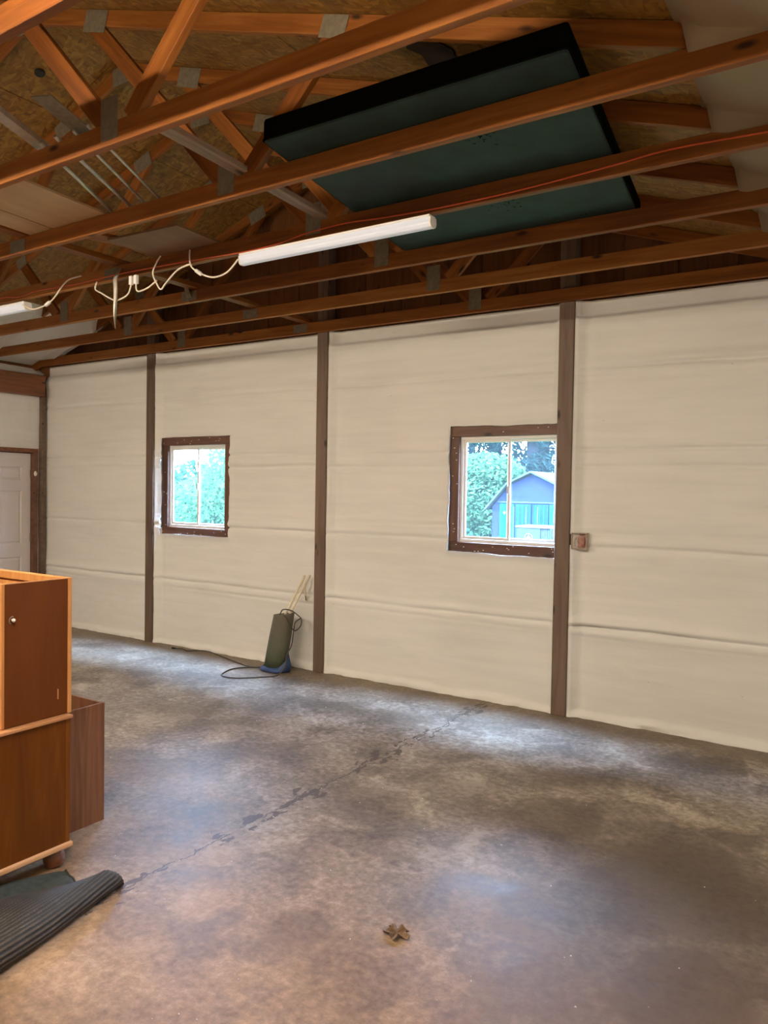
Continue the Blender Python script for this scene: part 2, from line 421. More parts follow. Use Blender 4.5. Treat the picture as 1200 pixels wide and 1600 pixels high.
def fnoise(x, y, o=4):
    s = 0; a = 1
    for i in range(o): s = s+a*vnoise(x*2**i+17.3*i, y*2**i+9.1*i); a *= 0.5
    return s
def sstep(a, b, x):
    t = np.clip((x-a)/(b-a), 0, 1); return t*t*(3-2*t)

# ------------------------------------------------------------------ measures of the building
YW = 5.709            # face of the foam on the far wall
XL = -8.73            # face of the left wall
XR = 0.22             # right wall, just behind the viewer's shoulder
YB = -4.0             # wall behind the viewer
ZT = 3.15             # underside of the trusses
APX = -4.5
def deck(x):          # underside of the roof deck
    return np.where(np.asarray(x) > APX, 3.138-0.3333*np.asarray(x), 3.138+0.3333*(np.asarray(x)-2*APX))
POSTX = [-6.737, -4.378, -2.048]
WIN = [(-6.60, -5.585, 1.195, 2.235), (-3.055, -2.03, 1.205, 2.245)]     # outer edges of the board frames

# ------------------------------------------------------------------ floor
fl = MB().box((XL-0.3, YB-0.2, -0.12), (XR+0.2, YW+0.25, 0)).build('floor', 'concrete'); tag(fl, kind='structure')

# ------------------------------------------------------------------ far wall (sprayed foam with seams)
def foam_wall():
    xs = np.unique(np.concatenate([np.arange(XL, XR+0.01, 0.028)]+[[w[0], w[1]] for w in WIN]+[[p-0.068, p-0.05, p+0.068, p+0.05, p+0.09, p+0.11] for p in POSTX]))
    zs = np.unique(np.concatenate([np.arange(0, 3.17, 0.0125)]+[[w[2], w[3]] for w in WIN]))
    keep = [xs[0]]
    fixed = set(v for w in WIN for v in w[:2])
    for x in xs[1:]:
        if x in fixed or x-keep[-1] > 0.008: keep.append(x)
    xs = np.array(keep)
    X, Z = np.meshgrid(xs, zs, indexing='ij')
    d = 0.010*fnoise(X*0.9, Z*1.7+5, 4)+0.004*fnoise(X*5, Z*8, 3)
    bay = np.digitize(X, POSTX)
    def crease(z0, amp, wid, lip, seed, lo=-99, hi=99):
        zz = z0+0.022*fnoise(X*0.7+seed, bay*7.7+seed, 3)+0.008*vnoise(X*4+seed, 0*X+seed)
        a = amp*np.clip(0.75+1.3*fnoise(X*1.1+3*seed, 0*X+bay*3.1, 3), 0.15, 1.5)
        t = Z-zz
        return -a*np.exp(-(t/wid)**2)+lip*a*(np.exp(-((t-0.035)/0.03)**2))+lip*0.7*a*np.exp(-((t+0.05)/0.05)**2)
    d += crease(0.70, 0.034, 0.010, 0.6, 1.3)
    d += crease(0.63, 0.008, 0.010, 0.3, 8.1)
    d += crease(1.30, 0.026, 0.010, 0.6, 2.7)
    d += crease(1.42, 0.005, 0.012, 0.3, 4.4)
    d += crease(1.915, 0.017, 0.009, 0.4, 5.2)
    d += crease(2.035, 0.019, 0.010, 0.6, 6.6)
    d += crease(2.65, 0.022, 0.012, 0.5, 7.4)
    d += crease(2.56, 0.008, 0.012, 0.3, 9.9)
    # top band set back behind the foam below
    zt = 3.035+0.006*fnoise(X*0.9, 0*X+2)
    d -= 0.030*sstep(-0.004, 0.006, Z-zt)
    d += 0.016*np.exp(-((Z-zt+0.07)/0.05)**2)
    # ragged foot on the slab
    foot = 0.045+0.025*fnoise(X*3, 0*X+4)
    d += 0.028*sstep(0.02, -0.025, Z-foot)*(1+0.8*fnoise(X*12, Z*20, 2))
    for p in POSTX: d *= 1-0.95*np.exp(-(np.clip(np.abs(X-p)-0.058, 0, None)/0.02)**2)
    # coves against the posts
    for p in POSTX:
        t = X-p
        rag = 1+0.5*fnoise(Z*4+p, 0*X+p, 4)
        cove = 1.25*np.exp(-(np.clip(t-0.06, 0, None)/(0.048*rag))**1.5)*(t > 0)+np.exp(-(np.clip(-t-0.06, 0, None)/0.025)**2)*(t <= 0)
        d += 0.042*cove
        d = np.where(np.abs(t) < 0.064, np.minimum(d, 0.03), d)
        d -= 0.010*np.exp(-((t-0.155)/(0.02*rag))**2)
        d += 0.005*np.exp(-((t-0.20)/0.03)**2)
    # lips round the window boards
    for (a, b, c, e) in WIN:
        dx = np.maximum(np.maximum(a-X, X-b), 0); dz = np.maximum(np.maximum(c-Z, Z-e), 0)
        r = np.hypot(dx, dz)
        d += 0.014*np.exp(-(r/0.03)**2)*(1+fnoise(X*9, Z*9, 3))
    for p in POSTX: d = np.where(np.abs(X-p) < 0.066, np.minimum(d, 0.035), d)
    Xd = X.copy(); Zd = Z.copy()
    for (a, b, c, e) in WIN:
        on = (X >= a-1e-6) & (X <= b+1e-6) & (Z >= c-1e-6) & (Z <= e+1e-6)
        jx = 0.014*fnoise(Z*5+a, Z*0+1, 4); jz = 0.014*fnoise(X*5+a, X*0+5, 4)
        Xd = np.where(on & (np.abs(X-a) < 1e-6), X+jx, Xd); Xd = np.where(on & (np.abs(X-b) < 1e-6), X+jx, Xd)
        Zd = np.where(on & (np.abs(Z-c) < 1e-6), Z+jz, Zd); Zd = np.where(on & (np.abs(Z-e) < 1e-6), Z+jz, Zd)
    Y = YW-d
    n, m = X.shape
    mb = MB(); mb.v = [tuple(map(float, q)) for q in np.stack([Xd, Y, Zd], -1).reshape(-1, 3)]
    xc = (xs[:-1]+xs[1:])/2; zc = (zs[:-1]+zs[1:])/2
    hole = np.zeros((n-1, m-1), bool)
    for (a, b, c, e) in WIN: hole |= ((xc > a) & (xc < b))[:, None] & ((zc > c) & (zc < e))[None, :]
    for i in range(n-1):
        for j in range(m-1):
            if not hole[i, j]: mb.f.append((i*m+j, (i+1)*m+j, (i+1)*m+j+1, i*m+j+1))
    # returns of the foam at the window holes
    def ret(i, j, k, l):
        o = len(mb.v); A = mb.v[i*m+j]; B = mb.v[k*m+l]
        mb.v += [(A[0], YW+0.075, A[2]), (B[0], YW+0.075, B[2])]; mb.f.append((i*m+j, k*m+l, o+1, o))
    for i in range(n-1):
        for j in range(m-1):
            if hole[i, j]:
                if not hole[i-1, j]: ret(i, j, i, j+1)
                if not hole[i+1, j]: ret(i+1, j+1, i+1, j)
                if not hole[i, j-1]: ret(i+1, j, i, j)
                if not hole[i, j+1]: ret(i, j+1, i+1, j+1)
    return mb
wall = foam_wall().build('wall_back', 'foam', smooth=True); tag(wall, kind='structure')
# outer sheathing with the window openings
sh = MB(); y0, y1 = YW+0.080, YW+0.095
xs = [XL-0.3]+[v for w in WIN for v in (w[0]+0.05, w[1]-0.05)]+[XR+0.2]
zlo, zhi = WIN[0][2]+0.06, WIN[0][3]-0.05
for k in range(5):
    if k % 2 == 0: sh.box((xs[k], y0, -0.3), (xs[k+1], y1, 3.2))
    else: sh.box((xs[k], y0, -0.3), (xs[k+1], y1, zlo)); sh.box((xs[k], y0, zhi), (xs[k+1], y1, 3.2))
sh.build('sheathing', 'gable_wood', wall)
# brown boarding of the gable above the foam
gw = empty('wall_gable', (0, YW+0.09, 3.1)); tag(gw, kind='structure')
x = XL-0.35
pk = 0
while x < XR+0.3:
    wd = 0.195
    za = float(max(deck(x+0.001), deck(x+wd-0.001), 3.2))
    za = float(np.interp((x+wd/2), [XL-.4, APX, XR+.4], [deck(XL-.4), deck(APX), deck(XR+.4)]))+0.12
    b_ = MB().box((-wd/2+0.002, 0 if pk % 2 else 0.006, -0.1), (wd/2-0.002, 0.03, za-3.1)).build('plank', 'gable_wood', gw)
    b_.location = (x+wd/2, 0, 0)
    x += wd; pk += 1
MB().box((XL-0.4, 0.03, -0.1), (XR+0.4, 0.05, 0.2)).build('girt', 'gable_wood', gw)
MB().prism([(XL-0.4, 0.1), (XR+0.4, 0.1), (XR+0.4, float(deck(XR+.4))-3.05), (APX, float(deck(APX))-3.0), (XL-0.4, float(deck(XL-.4))-3.05)], 0.05, 0.06).build('backing', 'gable_wood', gw)

# ------------------------------------------------------------------ left wall with door, header beam, corner post
DY0, DY1, DZ = 4.625, 5.535, 2.095
def left_wall():
    ys = np.unique(np.concatenate([np.arange(YB, YW-0.02, 0.05), [DY0-0.09, DY1+0.06, YW-0.005]])); zs = np.unique(np.concatenate([np.arange(0, 3.09, 0.04), [DZ+0.045]]))
    Yg, Zg = np.meshgrid(ys, zs, indexing='ij')
    d = 0.02*fnoise(Yg*1.5, Zg*2.5+3, 4)+0.012*fnoise(Yg*9, Zg*3, 3)*sstep(2.2, 2.5, Zg)
    mb = MB(); mb.v = [tuple(map(float, q)) for q in np.stack([XL+d-0.01, Yg, Zg], -1).reshape(-1, 3)]
    n, m = Yg.shape
    for i in range(n-1):
        for j in range(m-1):
            yc = (ys[i]+ys[i+1])/2; zc = (zs[j]+zs[j+1])/2
            if DY0-0.09 < yc < DY1+0.06 and zc < DZ+0.045: continue
            mb.f.append((i*m+j, i*m+j+1, (i+1)*m+j+1, (i+1)*m+j))
    return mb
wl = left_wall().build('wall_left', 'foam', smooth=True); tag(wl, kind='structure')
MB().box((XL-0.16, YB-0.1, -0.3), (XL-0.12, DY0-0.05, 3.22)).box((XL-0.16, DY1+0.02, -0.3), (XL-0.12, YW+0.12, 3.22)).box((XL-0.16, DY0-0.05, DZ), (XL-0.12, DY1+0.02, 3.22)).build('sheathing', 'gable_wood', wl)
# door
dr = empty('door_1', (XL, (DY0+DY1)/2, 0)); tag(dr, kind='structure')
hw = (DY1-DY0)/2
cols = [(-hw+0.115, -0.065), (0.065, hw-0.175+0.06)]
cols = [(-hw+0.12, -0.06), (0.06, hw-0.12)]
rows = [(0.20, 0.83), (0.99, 1.63), (1.755, 1.92)]
leaf = MB()
xf = -0.035
# leaf face as stiles and rails round sunk panels
yb = [-hw+0.004]+[v for c in cols for v in c]+[hw-0.004]
zb = [0.012]+[v for r in rows for v in r]+[DZ-0.01]
for i in range(len(yb)-1):
    for j in range(len(zb)-1):
        if i % 2 == 1 and j % 2 == 1: continue
        leaf.box((xf-0.04, yb[i], zb[j]), (xf, yb[i+1], zb[j+1]))
lf = leaf.build('door_leaf', 'door_white', dr)
MB().box((xf-0.085, -hw-0.03, 0), (xf-0.041, hw+0.03, DZ+0.04)).build('door_light_block', 'dark_board', dr)  # unseen slab behind the leaf, added to block leaking daylight
for c in cols:
    for r in rows:
        a, b = c; e, f = r; g = 0.014; k = 0.035
        vs = [(xf, a, e), (xf, b, e), (xf, b, f), (xf, a, f),
              (xf-0.012, a+g, e+g), (xf-0.012, b-g, e+g), (xf-0.012, b-g, f-g), (xf-0.012, a+g, f-g),
              (xf-0.002, a+k, e+k), (xf-0.002, b-k, e+k), (xf-0.002, b-k, f-k), (xf-0.002, a+k, f-k)]
        mb = MB(); mb.add(vs, [(0,1,5,4),(1,2,6,5),(2,3,7,6),(3,0,4,7),(4,5,9,8),(5,6,10,9),(6,7,11,10),(7,4,8,11),(8,9,10,11)])
        mb.build('door_panel', 'door_white', lf)
MB().box((-0.13, hw, 0), (0.012, hw+0.065, DZ+0.05)).build('door_jamb', 'dark_board', dr, bevel=0.003)
MB().box((-0.13, -hw-0.09, 0), (0.012, -hw, DZ+0.05)).build('door_jamb', 'dark_board', dr, bevel=0.003)
MB().box((-0.13, -hw-0.09, DZ), (0.016, hw+0.065, DZ+0.05)).build('door_head', 'header_wood', dr, bevel=0.003)
for z in (0.25, 1.06, 1.84):
    MB().box((xf, hw-0.012, z-0.05), (xf+0.012, hw+0.002, z+0.05)).build('hinge', 'hinge_brass', dr)
MB().lathe([(0.0, 0), (0.026, 0.0), (0.026, 0.012), (0.012, 0.02), (0.012, 0.04), (0.028, 0.05), (0.028, 0.066), (0.0, 0.078)], n=14).build('door_knob', 'steel', dr, smooth=True).matrix_local = Matrix.Translation((xf, -hw+0.07, 1.0)) @ Matrix.Rotation(math.pi/2, 4, 'Y')
MB().lathe([(0.004, -0.03), (0.022, -0.015), (0.026, 0.004), (0.016, 0.025), (0.004, 0.034)], n=9, sy=0.8).build('foam_blob', 'chip', dr).location = (0.016, hw+0.028, 1.84)
# corner post and header beam
p = MB().box((XL-0.02, YW-0.085, 0), (XL+0.045, YW-0.02, 2.80)).build('corner_post', 'post_wood', bevel=0.004)
tag(p, 'dark rough corner post between white door and far foam wall', 'post')
hb = board('header_beam', (XL+0.03, YB+0.2, 2.91), (XL+0.03, YW-0.07, 2.91), 0.15, 0.25, 'header_wood', bevel=0.006)
tag(hb, 'thick reddish brown header beam above the white door', 'beam')

# ------------------------------------------------------------------ walls behind and beside the viewer
wr = MB().box((XR, YB-0.1, -0.1), (XR+0.12, YW+0.12, 3.2)).build('wall_right', 'foam'); tag(wr, kind='structure')
wf = MB().prism([(XL-0.2, -0.1), (XR+0.2, -0.1), (XR+0.2, float(deck(XR+.2))), (APX, float(deck(APX))), (XL-0.2, float(deck(XL-.2)))], YB-0.12, YB).build('wall_front', 'foam'); tag(wf, kind='structure')

# ------------------------------------------------------------------ ceiling of OSB panels
ce = empty('ceiling', (APX, 0, float(deck(APX)))); tag(ce, kind='structure')
ang = math.atan(0.3333)
Lp, Wp, G = 2.44, 1.22, 0.0035
pm = MB().box((-Wp/2+G, -Lp/2+G, 0), (Wp/2-G, Lp/2-G, 0.012)).build('osb_panel', 'osb', ce)
pdata = pm.data; first = True
hdata = pdata.copy(); rdata = pdata.copy()
for _v in rdata.vertices: _v.co.x *= 0.69/Wp
for _v in hdata.vertices: _v.co.y *= 0.5
for side in (-1, 1):
    for r in range(5):
        for k in range(6):
            half = r % 2 == 1 and k == 0
            if first: o = pm; first = False; pm.data = rdata
            else:
                o = bpy.data.objects.new('osb_panel', hdata if half else (rdata if r == 0 else pdata)); COL.objects.link(o); o.parent = ce
            s = 0.345 if r == 0 else 0.69+(r-0.5)*Wp
            yy = YW+0.2-(k+0.5)*Lp+(Lp/2 if r % 2 else 0)
            if half: yy = YW+0.2-Lp/4
            o.matrix_local = Matrix.Translation((side*s*math.cos(ang), yy, -s*math.sin(ang))) @ Matrix.Rotation(side*ang, 4, 'Y')
mb = MB()
for side in (-1, 1):
    x1 = side*5.2; z1 = -5.2*0.3333
    mb.add([(0, YB-0.6, 0.016), (0, YW+0.2, 0.016), (x1, YW+0.2, z1+0.016), (x1, YB-0.6, z1+0.016),
            (0, YB-0.6, 0.05), (0, YW+0.2, 0.05), (x1, YW+0.2, z1+0.05), (x1, YB-0.6, z1+0.05)],
           [(0,1,2,3), (7,6,5,4), (0,4,5,1), (1,5,6,2), (2,6,7,3), (3,7,4,0)])
mb.build('roofing', 'paper_black', ce)

# ------------------------------------------------------------------ trusses
TY = [0.02, 0.72, 1.42, 2.12, 2.81, 3.51, 4.23, 4.92, 5.60]
TL = ['wooden roof truss above the viewer, behind all others', 'wooden roof truss carrying the pair of lit lamps behind the viewer',
      'nearest roof truss in view, cut off at the top left corner',
      'roof truss just in front of the dark teal foam slab',
      'roof truss crossing under the front of the teal foam slab, before the long white lamp',
      'roof truss carrying the white tube lamps and the orange cord',
      'roof truss under the rear edge of the teal slab, just behind the white tube lamp',
      'roof truss second nearest to the far foam wall',
      'roof truss running right along the top of the far foam wall']
TH = 0.038; CH = 0.095
def make_truss():
    t = empty('roof_truss')
    yc = TH/2
    board('bottom_chord', (-9.12, yc, ZT+CH/2), (-4.60, yc, ZT+CH/2), TH, CH, 'truss_wood', t)
    board('bottom_chord', (-4.60, yc, ZT+CH/2), (0.12, yc, ZT+CH/2), TH, CH, 'truss_wood', t)
    vh = 0.094/2
    zt = lambda x: float(deck(x))-vh-0.003
    board('top_chord', (APX+0.005, yc, zt(APX)), (-0.30, yc, zt(-0.30)), TH-0.004, 0.089, 'truss_wood', t)
    board('top_chord', (APX-0.005, yc, zt(APX)), (-9.2, yc, zt(-9.2)), TH-0.004, 0.089, 'truss_wood', t)
    for s in (1, -1):
        X = lambda d: APX+s*d
        board('web', (X(0.60), yc, zt(X(0.60))-0.02), (X(1.67), yc, ZT+CH-0.005), TH-0.002, 0.089, 'truss_wood', t)
        board('web', (X(1.82), yc, ZT+CH-0.005), (X(2.36), yc, zt(X(2.36))-0.03), TH-0.002, 0.089, 'truss_wood', t)
    def plate(x0, x1, z0, z1):
        o = MB().box((-(x1-x0)/2, -0.0025, -(z1-z0)/2), ((x1-x0)/2, 0.0, (z1-z0)/2)).build('nail_plate', 'plate_grey', t)
        o.location = ((x0+x1)/2, 0, (z0+z1)/2)
        return o
    for s in (1, -1):
        xc = APX+s*1.70
        plate(xc-0.055, xc+0.055, ZT+0.022, ZT+0.20)
        q = plate(-0.075, 0.075, -0.05, 0.05); q.location = (APX+s*2.36, 0, zt(APX+s*2.36)-0.01); q.rotation_euler = (0, s*ang, 0)
    plate(-4.68, -4.52, ZT+0.012, ZT+0.085)
    plate(APX-0.10, APX+0.10, zt(APX)-0.10, zt(APX)+0.02)
    for s in (1, -1):
        q = plate(-0.10, 0.10, -0.07, 0.05); q.location = (APX+s*0.66, 0, zt(APX+s*0.66)-0.02); q.rotation_euler = (0, s*ang, 0)
    return t
TR = []
proto = make_truss()
for i, (y, lab) in enumerate(zip(TY, TL)):
    if i == 0: o = proto
    else:
        o = proto.copy(); COL.objects.link(o)
        for ch in proto.children:
            c = ch.copy(); COL.objects.link(c); c.parent = o
    o.location = (0, y, 0); tag(o, lab, 'roof truss', 'roof trusses'); TR.append(o)

# sprayed foam at the two eaves, running over the truss ends
def eave_foam(x0, x1, name, thick, lab):
    xs = np.linspace(x0, x1, 44); ys = np.unique(np.concatenate([np.arange(YB, YW+0.05, 0.06)]+[[y-0.035, y-0.012, y+0.012+TH, y+0.035+TH] for y in TY]))
    X, Y = np.meshgrid(xs, ys, indexing='ij')
    jag = 0.10*fnoise(Y*1.3+x0, Y*0+2, 4)
    inner = x0 if x0 > APX else x1
    e = np.abs(X-inner)
    ramp_ = sstep(-0.02, 0.10, e+jag*0.6-0.05)
    z = deck(X)-0.004-thick*ramp_*(1+0.35*fnoise(X*4, Y*4, 3))
    for y in TY:
        on = sstep(0.034, 0.014, np.abs(Y-y-TH/2)-TH/2+0.002)
        z = np.minimum(z, np.where(ramp_ > 0.4, deck(X)-0.097-0.018-0.01*fnoise(X*6, Y*3, 2), z)*on+z*(1-on))
    z = np.minimum(np.maximum(z, ZT+0.075+0.01*fnoise(X*5, Y*5, 2)), deck(X)-0.01)
    z = np.where(ramp_ < 0.02, deck(X)+0.01, z)
    o = MB().grid(np.stack([X, Y, z], -1)).build(name, 'foam_shaded', smooth=True)
    o.parent = ce; o.location = -ce.location
    return o
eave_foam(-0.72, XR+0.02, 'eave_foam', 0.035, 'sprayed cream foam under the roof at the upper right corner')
lf_ = eave_foam(XL-0.35, -7.55, 'eave_foam', 0.05, 'sprayed cream foam under the roof above header beam and door')
lf_.data.materials[0] = M['foam']
# foam rolled over the plate between left wall and roof
ys = np.arange(YB, YW+0.03, 0.05); ss = np.linspace(0, 1, 14)
S, Y = np.meshgrid(ss, ys, indexing='ij')
xx = XL-0.28+0.30*S+0.02*fnoise(S*3, Y*2, 3); zz = 3.20-0.15*S**1.5+0.02*fnoise(S*3+7, Y*3, 3)
MB().grid(np.stack([xx, Y, zz], -1)).build('foam_roll', 'foam', wl, smooth=True)
MB().box((XL-0.3, YW-0.03, 3.0), (XL+0.03, YW+0.09, 3.3)).build('corner_block', 'gable_wood', wl)

# ------------------------------------------------------------------ posts on the far wall
PL = ['brown wall post left of the small window nearest the door', 'brown wall post between the two windows, right of the green canister', 'brown wall post overlapping the right edge of the shed window']
for px, lab in zip(POSTX, PL):
    o = board('wall_post', (px, YW-0.005, 0), (px, YW-0.005, float(deck(px))-0.01), 0.118, 0.116, 'post_wood', up=(0, -1, 0), bevel=0.004)
    tag(o, lab, 'post', 'wall posts')

# ------------------------------------------------------------------ windows
def window(n, rect, seed):
    x0, x1, z0, z1 = rect
    wn = empty('window_%d' % n, ((x0+x1)/2, YW+0.05, z0)); tag(wn, kind='structure')
    W = x1-x0; Hh = z1-z0; a = W/2; yb0, yb1 = -0.046, 0.025; ex = 0.014
    bw = 0.082
    B = lambda nm, p, q, up=(0, -1, 0): board(nm, p, q, bw, yb1-yb0, 'dark_board', wn, up=up, bevel=0.004)
    ym = (yb0+yb1)/2
    for (pa, pb) in (((-a-ex, Hh-bw), (a+ex, Hh+ex)), ((-a-ex, -ex), (a+ex, bw)), ((-a-ex, bw), (-a+bw, Hh-bw)), ((a-bw, bw), (a+ex, Hh-bw))):
        cx_, cz_ = (pa[0]+pb[0])/2, (pa[1]+pb[1])/2; wx_, wz_ = pb[0]-pa[0], pb[1]-pa[1]
        if wx_ > wz_: board('frame_board', (pa[0], ym, cz_), (pb[0], ym, cz_), wz_, yb1-yb0, 'dark_board', wn, up=(0, -1, 0), bevel=0.004)
        else: board('frame_board', (cx_, ym, pa[1]), (cx_, ym, pb[1]), wx_, yb1-yb0, 'dark_board', wn, up=(0, -1, 0), bevel=0.004)
    ia = a-bw; b0 = bw; b1 = Hh-bw
    fr = MB(); t = 0.026; ya, yc = -0.020, 0.025
    fr.box((-ia, ya, b0), (ia, yc, b0+t)); fr.box((-ia, ya, b1-t), (ia, yc, b1)); fr.box((-ia, ya, b0+t), (-ia+t, yc, b1-t)); fr.box((ia-t, ya, b0+t), (ia, yc, b1-t))
    fr.build('vinyl_frame', 'vinyl_white', wn, bevel=0.002, seg=1)
    ja = ia-t; t2 = 0.024
    for (sx0, sx1, dy) in ((-ja, 0.018, -0.012), (-0.018, ja, 0.006)):
        s = MB(); c0, c1 = b0+t, b1-t
        s.box((sx0, dy, c0), (sx1, dy+0.016, c0+t2)).box((sx0, dy, c1-t2), (sx1, dy+0.016, c1)).box((sx0, dy, c0+t2), (sx0+t2, dy+0.016, c1-t2)).box((sx1-t2, dy, c0+t2), (sx1, dy+0.016, c1-t2))
        so = s.build('sash', 'vinyl_white', wn, bevel=0.0015, seg=1)
        MB().box((sx0+t2, dy+0.006, c0+t2), (sx1-t2, dy+0.010, c1-t2)).build('pane', 'window_glass', so)
    MB().box((-0.010, -0.022, (b0+b1)/2-0.03), (0.010, -0.012, (b0+b1)/2+0.03)).build('latch', 'steel', wn)
    r = random.Random(seed); st = MB()
    for k in range(26):
        q = r.random()
        if q < 0.25: c = (r.uniform(-a, a), r.uniform(b1+0.01, Hh-0.01))
        elif q < 0.6: c = (r.uniform(-a, a), r.uniform(0.01, b0-0.01))
        else: c = (r.uniform(-a+0.005, -a+bw-0.01), r.uniform(0, Hh))
        st.box((c[0]-0.006, yb0-0.003, c[1]-0.002), (c[0]+0.004, yb0, c[1]+0.003))
    tag(st.build('staples', 'chip', wn), kind='stuff')
window(1, WIN[0], 1); window(2, WIN[1], 2)

# ------------------------------------------------------------------ bracing and things stored on the trusses
ZC = ZT+CH
o = board('lateral_brace', (-4.545, 2.20, ZC+0.021), (-4.545, YW-0.06, ZC+0.021), 0.085, 0.038, 'truss_wood')
tag(o, 'long flat brace lying across the trusses above the lamp cords', 'board')
o = board('weathered_board', (-2.66, 2.16, ZC+0.021), (-2.73, 3.50, ZC+0.021), 0.075, 0.03, 'weathered_board')
tag(o, 'weathered grey board on the trusses just left of the teal slab', 'board')
o = MB().box((-0.24, -0.50, 0), (0.24, 0.42, 0.012)).build('plywood_sheet', 'plywood'); o.location = (-3.965, 2.50, ZC+0.001); o.rotation_euler = (0, 0, 0.09)
tag(o, 'tan plywood sheet on the trusses beside the thin metal rods', 'plywood')
o = MB().box((-0.11, -0.50, 0), (0.11, 0.42, 0.012)).build('plywood_sheet', 'plywood'); o.location = (-4.335, 2.53, ZC+0.001); o.rotation_euler = (0, 0, 0.09)
tag(o, 'tan plywood sheet on the trusses at the left picture edge', 'plywood')
o = MB().box((-0.30, -0.22, 0), (0.30, 0.22, 0.014)).build('plywood_sheet', 'plywood_brown'); o.location = (-3.85, 3.36, ZC+0.001); o.rotation_euler = (0, 0, 0.05)
tag(o, 'dark brown panel lying above the white cords, left of the lamp', 'plywood')
o = board('offcut_board', (-4.22, 3.02, ZC+0.028), (-4.02, 3.62, ZC+0.028), 0.14, 0.02, 'truss_wood'); tag(o, 'short light board offcut beside the dark brown panel on the trusses', 'board')
RL = ['leftmost thin metal rod lying on the trusses beside the plywood', 'second thin metal rod from the plywood on the trusses', 'third thin metal rod from the plywood on the trusses', 'rightmost thin metal rod lying on the trusses at upper left']
for (xa, xb, dz, r), lab in zip([(-3.26, -3.74, 0, .010), (-3.15, -3.58, .004, .010), (-3.02, -3.46, 0.002, .007), (-2.92, -3.34, 0, .007)], RL):
    m_ = (xb-xa)/0.78
    o = MB().tube([(xa, 2.10, ZC+r+dz), (xb, 2.88, ZC+r+dz)], r, 8).build('metal_rod', 'galvanised', smooth=True); tag(o, lab, 'rod', 'metal rods on the trusses')
o = MB()
o.box((-0.03, -0.42, 0), (0.03, 0.42, 0.004)).box((-0.03, -0.42, 0.004), (-0.026, 0.42, 0.025)).box((0.026, -0.42, 0.004), (0.03, 0.42, 0.025))
o = o.build('metal_channel', 'galvanised'); o.location = (-3.20, 1.86, ZC+0.024); o.rotation_euler = (0, 0, 0.43)
tag(o, 'flat galvanised channel lying on the two nearest trusses, upper left', 'channel')
o = MB(); o.box((-0.045, -0.17, 0), (0.045, 0.17, 0.004))
o = o.build('metal_plate', 'plate_grey'); o.location = (-2.96, 2.02, ZC+0.022); o.rotation_euler = (0, 0, 0.4)
tag(o, 'dull grey metal plate lying on the truss before the teal slab, left of the webs', 'plate')
# dark roof vent disc and torn paper patch under the deck
o = MB().lathe([(0.0, 0.0), (0.034, 0.0), (0.036, -0.01), (0.030, -0.018), (0.0, -0.018)], n=18).build('vent_disc', 'black_rubber', smooth=False)
o.location = (-4.89, 3.14, float(deck(-4.89))-0.001); o.rotation_euler = (0, -ang, 0); tag(o, 'small round black disc fixed under the roof boards at upper left', 'disc')
poly = [(-1.93, 3.02), (-1.90, 3.06), (-1.94, 3.11), (-1.89, 3.17), (-1.92, 3.30), (-1.70, 3.31), (-1.72, 3.20), (-1.69, 3.10), (-1.73, 3.03), (-1.80, 3.00)]
mb = MB(); n = len(poly)
mb.add([(x, y, float(deck(x))-0.006) for x, y in poly]+[(x, y, float(deck(x))-0.001) for x, y in poly], [tuple(range(n-1, -1, -1)), tuple(range(n, 2*n))]+[(i, (i+1) % n, (i+1) % n+n, i+n) for i in range(n)])
o = mb.build('torn_paper', 'paper_black'); tag(o, 'torn dark paper patch under the roof above the teal slab', 'paper')

# teal foam slab lying on the trusses
def slab():
    # corners front-left, front-right, back-right, back-left
    C = [Vector((-2.37, 2.60)), Vector((-0.965, 2.61)), Vector((-1.19, 4.44)), Vector((-2.66, 4.38))]
    rad = [0.02, 0.02, 0.05, 0.16]; poly = []
    for i, c in enumerate(C):
        a = (C[i-1]-c).normalized(); b = (C[(i+1) % 4]-c).normalized(); r = rad[i]
        for k in range(7):
            t = k/6; p0 = c+a*r; p1 = c+b*r
            poly.append(p0*(1-t)**2+c*2*t*(1-t)+p1*t*t)
    n = len(poly); z0 = ZC+0.001; T = 0.105; cen = Vector((-1.8, 3.5))
    rings = []
    for (ins, z) in ((0.012, z0), (0.003, z0+0.006), (0, z0+0.015), (0, z0+T-0.015), (0.004, z0+T-0.005), (0.014, z0+T)):
        rings.append([((p+(cen-p).normalized()*ins).x, (p+(cen-p).normalized()*ins).y, z) for p in poly])
    mb = MB(); vs = [q for r in rings for q in r]; fs = [tuple(range(n-1, -1, -1)), tuple(range(5*n, 6*n))]
    for i in range(5):
        for k in range(n): fs.append((i*n+k, i*n+(k+1) % n, (i+1)*n+(k+1) % n, (i+1)*n+k))
    mb.add(vs, fs); return mb, poly
root = empty('foam_slab', (-1.8, 3.5, ZC)); tag(root, 'big dark teal foam slab lying on top of the roof trusses', 'foam slab')
mb, poly = slab(); mb.v = [(x+1.8, y-3.5, z-ZC) for x, y, z in mb.v]
o = mb.build('cover', 'slab_teal', root)
o.data.materials.append(M['slab_dark'])
for pl in o.data.polygons:
    if abs(pl.normal.z) < 0.5: pl.material_index = 1
# stitched edging along the bottom rim
pts = [(p.x+1.8, p.y-3.5, 0.012) for p in poly]; MB().tube(pts+[pts[0]], 0.006, 6).build('piping', 'slab_dark', root, smooth=True)
